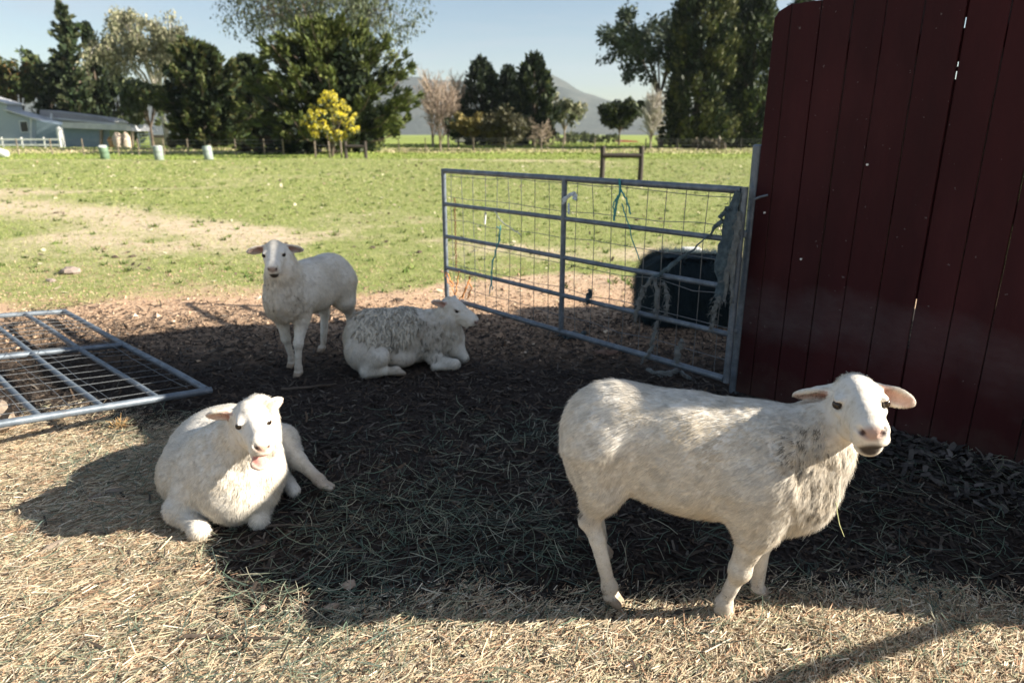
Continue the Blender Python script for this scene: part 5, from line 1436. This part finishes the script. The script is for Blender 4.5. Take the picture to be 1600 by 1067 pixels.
# left grove
branching('leafy_tree', 'small leafy tree with orange tinged leaves right beside the white shed', B(38, 122), tall(82, 122), wid(34, 122), 101, [(.10, .13, .05), (.16, .16, .06), (.07, .10, .04), (.30, .17, .06)], M['bark'], 8, 1.1, .42, .22, 7, droop=.1)
branching('leafy_tree', 'grey green leafy tree between the shed and the tall thin conifer', B(82, 124), tall(78, 124), wid(40, 124), 102, MG, M['bark'], 8, 1.2, .42, .22, 8, droop=.1)
monterey('thin_conifer', 'tall thin conifer with sparse top, the tallest at the far left', B(128, 116), tall(-30, 116), wid(34, 116), 103, [(.05, .075, .035), (.08, .10, .045)], OLV, 58, .75, .40)
column('dark_conifer', 'dark narrow conifer behind the house roof, left of the pale tree', B(162, 119), tall(38, 119), wid(24, 119), 104, DG, DG, 130, 1.0, .42, shape=.2)
column('dark_conifer', 'low broad dark conifer in front of the thin conifer', B(112, 120), tall(95, 120), wid(38, 120), 105, DG, DG, 130, 1.0, .42, shape=.3)
column('dark_conifer', 'dark bushy conifer at the foot of the pale tree', B(190, 121), tall(105, 121), wid(36, 121), 106, DG, OLV, 140, .9, .42, shape=.3)
branching('pale_tree', 'tall pale tree with white forked trunk and thin tan leaves', B(262, 100), tall(-2, 100), wid(70, 100), 107, PALE, M['bark_pale'], 11, 1.1, .26, .18, 11, fork=.30, droop=.6, lean=(-.10, 0), thick=.020)
branching('olive_tree', 'olive green tree hanging below the pale tree', B(236, 92), tall(125, 92), wid(36, 92), 108, OLV + MG, M['bark'], 8, 1.0, .34, .24, 7, droop=.5)
# the big cypresses
monterey('cypress_tree', 'broad dark cypress standing left of the largest cypress', B(322, 76), tall(46, 76), wid(82, 76), 111, DG, MG + [(.16, .13, .05)], 78, 1.2, .30, wide=.3, low=.03)
monterey('cypress_tree', 'dark cypress filling the gap behind the two big cypresses', B(402, 84), tall(70, 84), wid(60, 84), 112, DG, DG + MG, 60, 1.1, .34)
monterey('cypress_tree', 'largest cypress, spreading behind the yellow flowering bush', B(520, 62), tall(22, 62), wid(138, 62), 113, DG, [(.15, .165, .045), (.22, .22, .065), (.07, .09, .03), (.11, .13, .035)], 104, 1.5, .25, wide=.42, low=.03)
branching('gum_tree', 'tall loose grey green gum tree rising behind the largest cypress', B(505, 96), tall(-60, 96), wid(150, 96), 114, OLV + [(.14, .16, .11), (.10, .12, .08)], M['bark'], 12, 1.3, .23, .13, 12, fork=.5, droop=.5, thick=.014)
# orchard and bare trees in the middle
for i, (u, Y, vt, w_, t_) in enumerate(((676, 92, 118, 22, 'tall bare tan tree just right of the largest cypress'), (700, 98, 128, 20, 'second bare tan tree, standing before the grey hill'), (716, 104, 120, 18, 'thin bare tree at the left side of the round evergreens'))):
    bare('bare_tree', t_, B(u, Y), tall(vt, Y), wid(w_, Y), 120 + i, (.40, .31, .24), 1.4, 18, tw=1.6)
bare('dead_tree', 'small dark leaning tree with an upright dead stem in the rough grass', B(688, 66), tall(150, 66), wid(16, 66), 125, (.16, .12, .10), 1.3, 12, tw=1.4)
for i, (u, Y, vt, w_, cols, t_) in enumerate(((752, 104, 98, 36, DG, 'left of the three round dark evergreens before the hill'), (796, 110, 112, 38, DG, 'middle one of the three round dark evergreens before the hill'), (834, 102, 92, 34, DG, 'right of the three round dark evergreens, with a sunlit edge'))):
    column('evergreen_tree', t_, B(u, Y), tall(vt, Y), wid(w_, Y), 130 + i, cols, cols if i < 2 else MG, 150, 1.1, .40, shape=.42)
branching('orchard_tree', 'small yellow brown orchard tree in the rough grass', B(738, 72), tall(183, 72), wid(26, 72), 140, [(.30, .21, .07), (.24, .19, .08), (.36, .25, .09)], M['bark_tan'], 8, .8, .26, .28, 6, fork=.3, droop=.1)
branching('orchard_tree', 'dark twiggy orchard tree below the round evergreens', B(784, 70), tall(176, 70), wid(40, 70), 141, [(.10, .085, .05), (.15, .12, .07), (.07, .065, .04)], M['bark'], 9, .8, .26, .26, 7, fork=.25, droop=.1)
branching('orchard_tree', 'dark green shrubby tree behind the yellow brown orchard tree', B(716, 86), tall(180, 86), wid(24, 86), 142, DG, M['bark'], 7, 1.0, .30, .30, 6, fork=.2, droop=.1)
bare('orchard_tree', 'wide bare grey orchard tree right of the round evergreens', B(846, 74), tall(178, 74), wid(46, 74), 143, (.34, .27, .21), .8, 18, tw=1.6)
branching('leafy_tree', 'hazy grey green tree in front of the blue hill slope', B(882, 120), tall(152, 120), wid(34, 120), 144, PALE + OLV, M['bark_tan'], 8, .7, .40, .22, 7, droop=.2)
# right side
branching('leafy_tree', 'round dark green tree left of the pale poplar', B(968, 108), tall(160, 108), wid(30, 108), 150, DG + MG, M['bark'], 9, 1.5, .40, .28, 8, droop=.1)
bare('pale_poplar', 'bare pale grey poplar in front of the tall right hand trees', B(1018, 80), tall(146, 80), wid(20, 80), 151, (.46, .42, .38), 1.7, 34, tw=3.0)
branching('gum_tree', 'open crowned gum tree leaning out at the left of the tall columns', B(1035, 92), tall(0, 92), wid(88, 92), 152, [(.055, .075, .045), (.08, .10, .06), (.11, .125, .075)], M['bark'], 9, 1.1, .34, .16, 9, fork=.35, droop=.2, lean=(-.10, 0), thick=.016)
column('column_tree', 'tallest columnar evergreen with a sunlit right side', B(1086, 84), tall(-28, 84), wid(50, 84), 153, DG, [(.15, .15, .055), (.11, .12, .045), (.19, .17, .07)], 400, 1.3, .32, shape=.7)
column('column_tree', 'columnar evergreen next to the red wall, half hidden by it', B(1168, 86), tall(2, 86), wid(44, 86), 154, DG, MG, 360, 1.2, .32, shape=.7)
column('column_tree', 'dark columnar evergreen between the other two', B(1130, 94), tall(-4, 94), wid(36, 94), 155, DG, MG, 300, 1.2, .34, shape=.7)
column('column_tree', 'evergreen mostly hidden behind the red wall', B(1230, 90), tall(5, 90), wid(46, 90), 156, DG, MG, 150, 1.0, .34, shape=.6)

# yellow flowering bush
def wattle():
    base = B(517, 51); H = tall(146, 51); Rw = wid(44, 51)
    root = empty('flowering_bush', base, 'bright yellow flowering bush in front of the largest cypress', 'bush'); r = np.random.default_rng(160); lv = Leaves(161); gl = Leaves(162); segs = []
    for k in range(6):
        az = k * 1.05; e = base + np.array((math.cos(az) * Rw * .5, math.sin(az) * Rw * .5, H * r.uniform(.55, .85)))
        segs.append(([base + np.array((0, 0, -.05)), base + np.array((math.cos(az) * Rw * .12, math.sin(az) * Rw * .12, H * .3)), e], [.06, .045, .015], 6))
    for k in range(105):
        t = r.uniform(.28, 1.0); az = r.uniform(0, 6.28); pr = math.sin(min(1, (t - .2) / .35) * math.pi / 2) * (1 - max(0, (t - .5) / .55) ** 1.6)
        c = base + np.array((math.cos(az) * Rw * pr * r.uniform(.4, 1.05), math.sin(az) * Rw * pr * r.uniform(.4, 1.05), H * t))
        lv.clump(c, .24, 90, .085, [(.80, .68, .04), (.86, .76, .10), (.72, .60, .03), (.88, .80, .26)], None, 1.2, .4)
        gl.clump(c - np.array((0, 0, .12)), .26, 22, .14, OLV, None, 1.8, .2)
    trunk_obj(root, segs, M['bark'], 'stems'); gl.build('foliage', M['leaf'], root, base); lv.build('blossom', M['flower'], root, base)
wattle()
# hedge and shrubs at the far fence line
for i, (u, Y, vt, w_, cols, t_) in enumerate(((1052, 110, 214, 26, OLV, 'low clipped hedge bush before the tall right hand trees'), (1110, 76, 218, 24, [(.16, .11, .08), (.24, .18, .13), (.10, .07, .05)], 'heap of brown brush under the tall right hand trees'),
        (400, 66, 214, 42, [(.15, .085, .05), (.20, .12, .07), (.09, .06, .04)], 'rusty brown brush heap beneath the dark cypress'), (300, 84, 212, 40, [(.13, .10, .06), (.08, .07, .04), (.2, .14, .09)], 'brown brush under the left hand cypress'),
        (900, 135, 206, 30, OLV + [(.28, .26, .12)], 'pale hedge bush beyond the orchard'), (940, 130, 210, 26, OLV, 'dark hedge bush left of the pale poplar'))):
    base = B(u, Y); root = empty('shrub', base, t_, 'shrub', 'shrubs at the far side'); lv = Leaves(170 + i); r = np.random.default_rng(180 + i); Hs = max(tall(vt, Y), .8); Ws = wid(w_, Y); mb = MB()
    for k in range(36): 
        c = base + np.array((r.uniform(-1, 1) * Ws, r.normal(0, .6), Hs * r.uniform(.15, .85))); lv.clump(c, Hs * .3, 40, .24, cols, None, 1.8, .3)
    lv.build('foliage', M['leaf'], root, base)

# ------------------------------------------------------------------ farm buildings at the far left
M['siding'] = simple('pale_blue_siding', (.30, .35, .41), (.42, .46, .52), 3, .8, 0, .2, .02, (1, 1, 6))
M['siding_blue'] = simple('blue_grey_siding', (.16, .22, .27), (.24, .30, .35), 3, .8, 0, .2, .02, (6, 1, 1))
M['metal_roof'] = simple('metal_roof', (.42, .43, .45), (.58, .58, .58), 2, .5, .2, .1)
M['shingle'] = simple('shingle_roof', (.25, .24, .24), (.36, .35, .35), 6, .9, 0, .3)
M['window_dark'] = simple('dark_opening', (.008, .008, .01), (.02, .02, .025), 2, .3, 0, 0)
def quad_prism(mb, poly, y0, y1):       # poly in x, z; extruded from y0 to y1
    n = len(poly); V = [(x, y, z) for y in (y0, y1) for x, z in poly]
    Q = [(k, (k + 1) % n, n + (k + 1) % n, n + k) for k in range(n)]
    T = [(0, k + 1, k) for k in range(1, n - 1)] + [(n, n + k, n + k + 1) for k in range(1, n - 1)]
    mb.add(np.array(V), Q, T); return mb
def px_xz(u, v, Y): p = at(u, v, Y); return (p[0], max(p[2], -.1))
def bpart(name, mat, root, poly, Y, y0, y1):
    off = np.array(root.location); mb = MB(); quad_prism(mb, [px_xz(u, v, Y) for u, v in poly], y0, y1)
    mb.V[0] = mb.V[0] - off; return mb.build(name, mat, root)
Yb = 98.0
root = empty('shed', (B(30, Yb)[0], Yb, 0), 'pale blue wooden shed with a sloping roof at the left edge', 'shed')
bpart('wall', M['siding'], root, [(-160, 232), (56, 232), (56, 188), (11, 176), (11, 165), (-40, 150), (-160, 178)], Yb, Yb, Yb + 3)
bpart('roof', M['metal_roof'], root, [(8, 172.5), (57, 187), (92, 197), (92, 195.5), (57, 185), (8, 170.5)], Yb, Yb - .5, Yb + 3.3)
bpart('roof', M['metal_roof'], root, [(-40, 148), (14, 164), (14, 162), (-40, 146)], Yb, Yb - .5, Yb + 3.3)
w1 = bpart('window', M['window_dark'], root, [(33, 206), (44, 206), (44, 191), (33, 191)], Yb, Yb - .04, Yb + .1)
fr = MB(); c0 = at(38.5, 198.5, Yb) - np.array(root.location)
for dx, dz, sx_, sz_ in ((0, .72, 1.15, .1), (0, -.72, 1.15, .1), (-.55, 0, .1, 1.4), (.55, 0, .1, 1.4)): fr.box(c0 + np.array((dx, -.08, dz)), (sx_, .06, sz_))
fr.build('window_frame', M['white_paint'], w1)
bpart('corner_board', M['white_paint'], root, [(47, 226), (50, 226), (50, 186), (47, 185)], Yb, Yb - .06, Yb - .01)
root = empty('house', (B(120, 102)[0], 102, 0), 'low white house with a grey shingle roof behind the lean-to', 'house')
bpart('wall', M['white_paint'], root, [(74, 226), (180, 226), (180, 189), (74, 186)], 102, 102, 105)
bpart('roof', M['shingle'], root, [(68, 182), (186, 193), (164, 184), (110, 177), (68, 172)], 102, 101.2, 105.5)
bpart('fascia', M['white_paint'], root, [(68, 184.5), (186, 195), (186, 193.2), (68, 182.2)], 102, 101.0, 101.18)
bpart('vent_pipe', M['white_paint'], root, [(88.5, 196), (91, 196), (91, 178), (88.5, 178)], 102, 100.6, 100.8)
Yl = 92.0
root = empty('lean_to', (B(150, Yl)[0], Yl, 0), 'blue grey lean-to with a pale metal roof and open end', 'shed')
bpart('wall', M['siding_blue'], root, [(97, 232), (168, 232), (168, 200), (97, 196)], Yl, Yl + .5, Yl + 5)
bpart('wall', M['siding_blue'], root, [(50, 232), (96.8, 232), (96.8, 197), (50, 188)], Yl, Yl + .8, Yl + 5)
bpart('roof', M['metal_roof'], root, [(96, 200), (210, 205), (203, 195.5), (100, 191.5)], Yl, Yl - .2, Yl + 6)
for u in (157, 206): bpart('post', M['wood_grey'], root, [(u - 1.6, 232), (u + 1.6, 232), (u + 1.6, 203), (u - 1.6, 203)], Yl, Yl, Yl + .3)
root = empty('water_tank', (B(93, 90)[0], 90, 0), 'upright white tank standing beside the lean-to wall', 'tank')
mb = MB(); rr = wid(4.5, 90); zt = tall(199, 90); mb.tube([(0, 0, 0), (0, 0, zt * .86), (0, 0, zt * .97), (0, 0, zt)], [rr, rr, rr * .8, rr * .25], 14); mb.build('shell', M['white_paint'], root, True)
mb = MB(); mb.tube([(0, 0, zt), (0, 0, zt + .12)], rr * .22, 10); mb.build('lid', M['white_paint'], root, True)
sack = simple('pale_sack', (.42, .33, .25), (.62, .52, .42), 4, .9, 0, .5, .05)
for i, (u, vt, w_, t_) in enumerate(((182, 208, 8, 'left'), (196, 207, 5, 'right'), (172, 216, 5, 'low'))):
    mb = MB(); r = np.random.default_rng(190 + i); hh = tall(vt, 90); ww = wid(w_, 90)
    P = [(0, 0, 0), (0, 0, hh * .3), (0, 0, hh * .7), (0, 0, hh)]; mb.tube(P, [ww * .9, ww, ww * .9, ww * .4], 10); mb.V[0] = mb.V[0] + r.normal(0, .07, mb.V[0].shape)
    o = mb.build('sack', sack if i < 2 else simple('orange_sack', (.40, .2, .08), (.5, .28, .12), 4, .9, 0, .3), None, True); o.location = (B(u, 90)[0], 90, 0); tag(o, {'left': 'bulging pale sack under the open end of the lean-to', 'right': 'narrow pale sack next to the lean-to corner post', 'low': 'low orange sack in front of the lean-to wall'}[t_], 'sack', 'sacks by the lean-to')

def fence(name, label, posts, Y, post_w, post_top, rails, mat, wire=False, group=None, rail_h=.12, cat='fence'):
    root = empty(name, (B(posts[0], Y)[0], Y, 0), label, cat, group); off = np.array(root.location)
    for u in posts:
        p = B(u, Y) - off; mb = MB(); mb.box(p + np.array((0, 0, post_top / 2)), (post_w, post_w, post_top), bev=post_w * .1); mb.build('post', mat, root)
    a, b_ = B(posts[0], Y) - off, B(posts[-1], Y) - off
    for z in rails:
        mb = MB()
        if wire: mb.tube([a + np.array((0, -post_w * .6, z)), (a + b_) / 2 + np.array((0, -post_w * .6, z - .03)), b_ + np.array((0, -post_w * .6, z))], .008, 4); mb.build('wire', M['wire'], root)
        else: mb.box((a + b_) / 2 + np.array((0, -post_w * .5 - .025, z)), (b_[0] - a[0] + post_w, .04, rail_h)); mb.build('rail', mat, root)
    return root
fence('rail_fence', 'white rail fence in front of the pale blue shed', [-40, 0, 31, 66, 91], 86, .14, 1.25, (.35, 1.0), M['white_paint'], rail_h=.18)
fence('wire_fence', 'wire fence on thin posts in front of the left hand trees', [-60, 22, 75, 125, 180, 212, 252, 290, 318, 365, 410, 440], 56, .07, 1.25, (.3, .6, .9, 1.15), M['wood_grey'], True)
fence('wire_fence', 'wire fence on pale posts beyond the rough grass in the middle', [560, 575, 622, 664, 700, 740, 789, 836, 880, 930], 66, .08, 1.3, (.35, .7, 1.05, 1.25), M['wood_grey'], True)
fence('wire_fence', 'dark wire fence beneath the tall right hand trees', [1010, 1030, 1060, 1092, 1125, 1160, 1200, 1240], 70, .10, 1.2, (.3, .6, .9, 1.15), M['wood_dark'], True)
def brace(name, label, ua, ub, Y, zt, zr, wpx, mat):
    root = empty(name, B((ua + ub) / 2, Y), label, 'fence brace'); off = np.array(root.location); w_ = wid(wpx, Y)
    for u in (ua, ub):
        mb = MB(); mb.tube([B(u, Y) - off + np.array((0, 0, -.1)), B(u, Y) - off + np.array((.01, 0, zt * .5)), B(u, Y) - off + np.array((0, 0, zt))], [w_ * .55, w_ * .5, w_ * .48], 9); mb.build('post', mat, root, True)
    mb = MB(); mb.tube([B(ua, Y) - off + np.array((0, -.02, zr)), B(ub, Y) - off + np.array((0, -.02, zr - .01))], w_ * .48, 9); mb.build('crossbar', mat, root, True)
    return root
Yh = gr(940, 287)[1]
brace('fence_brace', 'dark wooden H shaped fence brace standing beyond the gate', 943, 1004, Yh, tall(228, Yh), tall(243, Yh), 8, M['wood_dark'])
Yk = 48.0
brace('fence_brace', 'dark wooden fence brace below the yellow flowering bush', 538, 569, Yk, tall(221, Yk), tall(229, Yk), 5, M['wood_dark'])
fence('wire_fence', 'short wire fence left of the wooden brace by the yellow bush', [490, 512, 531], 48.3, .09, 1.15, (.3, .6, .9), M['wood_grey'], True)
fence('slat_gate', 'small pale metal gate beside the lean-to', [215, 233], 88, .10, 1.7, (.25, .6, .95, 1.3, 1.62), M['white_paint'], rail_h=.07, cat='gate')
fence('board_fence', 'long pale board fence behind the left hand trees', [236, 300, 370, 440, 470], 104, .14, 1.5, (.2, .5, .8, 1.1, 1.35), M['wood_grey'], rail_h=.26)
# drums in the pasture
def drum(u, v, tilt, body, top, label):
    p = gr(u, v); root = empty('plastic_drum', p, label, 'drum', 'plastic drums in the pasture'); root.rotation_euler = tilt
    H_, R = .86, .29
    mb = MB(); zs = [0, .02, .25, .28, .31, .55, .58, .61, .82, .86]; rs = [.27, .285, .285, .295, .285, .285, .295, .285, .285, .26]
    mb.tube([(0, 0, z) for z in zs], rs, 18); mb.build('barrel', body, root, True)
    mb = MB(); mb.tube([(0, 0, .861), (0, 0, .885)], [.255, .25], 18); mb.build('lid', top, root, True)
gd = simple('green_plastic', (.10, .17, .11), (.16, .24, .16), 5, .5, 0, .1); gp_ = simple('grey_green_plastic', (.20, .25, .22), (.30, .35, .32), 5, .5, 0, .1); wp = simple('white_plastic', (.42, .44, .43), (.54, .56, .54), 5, .5, 0, .1)
drum(165, 249, (.28, 0, .3), gd, wp, 'green drum with a pale lid, leaning, the leftmost of three')
drum(249, 250, (.05, .03, 0), gp_, wp, 'grey upright drum, the middle one of three')
drum(327, 250, (-.05, -.10, 0), gp_, gd, 'grey green drum, the rightmost of three')
p = gr(2, 246); root = empty('white_tub', (p[0], p[1], .32), 'white tub lying on its side at the left edge of the pasture', 'tub'); root.rotation_euler = (0, math.radians(112), .15)
mb = MB(); mb.tube([(0, 0, -.75), (0, 0, -.7), (0, 0, .4), (0, 0, .48)], [.26, .31, .31, .28], 18); mb.build('shell', wp, root, True)
mb = MB(); mb.tube([(0, 0, .481), (0, 0, .52)], [.24, .22], 18); mb.build('lid', wp, root, True)
# far houses between the right hand trees
root = empty('cottage', (B(980, 150)[0], 150, 0), 'small far cottage with a red roof behind the wooden brace', 'house')
bpart('wall', simple('cottage_wall', (.5, .42, .34), (.6, .52, .42), 2, .9, 0, 0), root, [(966, 234), (998, 234), (998, 226), (966, 226)], 150, 150, 158)
bpart('roof', simple('cottage_roof', (.42, .10, .07), (.5, .14, .1), 2, .8, 0, 0), root, [(963, 227), (1001, 227), (992, 220), (974, 219)], 150, 149, 159)
root = empty('cottage', (B(930, 160)[0], 160, 0), 'long low far house with a pale grey roof left of the red roofed cottage', 'house')
bpart('wall', M['white_paint'], root, [(908, 232), (948, 232), (948, 224), (908, 224)], 160, 160, 168)
bpart('roof', M['shingle'], root, [(905, 225), (951, 225), (940, 219), (912, 219)], 160, 159, 169)
root = empty('cottage', (B(722, 135)[0], 135, 0), 'small white far shed between the orchard trees', 'shed')
bpart('wall', M['white_paint'], root, [(712, 232), (748, 232), (748, 220), (712, 221)], 135, 135, 141)
bpart('roof', M['shingle'], root, [(709, 222), (751, 221), (742, 214), (718, 215)], 135, 134, 142)

# ------------------------------------------------------------------ the air: pale even haze, thick enough to fade only the hills
def haze():
    mb = MB(); mb.box((0, 1375, 130.0), (5600, 3350, 264.0))
    m = bpy.data.materials.new('haze'); m.use_nodes = True; nt = m.node_tree; nt.nodes.clear()
    o_ = nt.nodes.new('ShaderNodeOutputMaterial'); v = nt.nodes.new('ShaderNodeVolumePrincipled')
    v.inputs['Color'].default_value = (.80, .88, 1.0, 1); v.inputs['Density'].default_value = .00007; v.inputs['Anisotropy'].default_value = .1
    nt.links.new(v.outputs[0], o_.inputs['Volume'])
    ob = mb.build('haze', m); ob['kind'] = 'stuff'; ob['label'] = 'thin pale haze in the air over the valley'
haze()
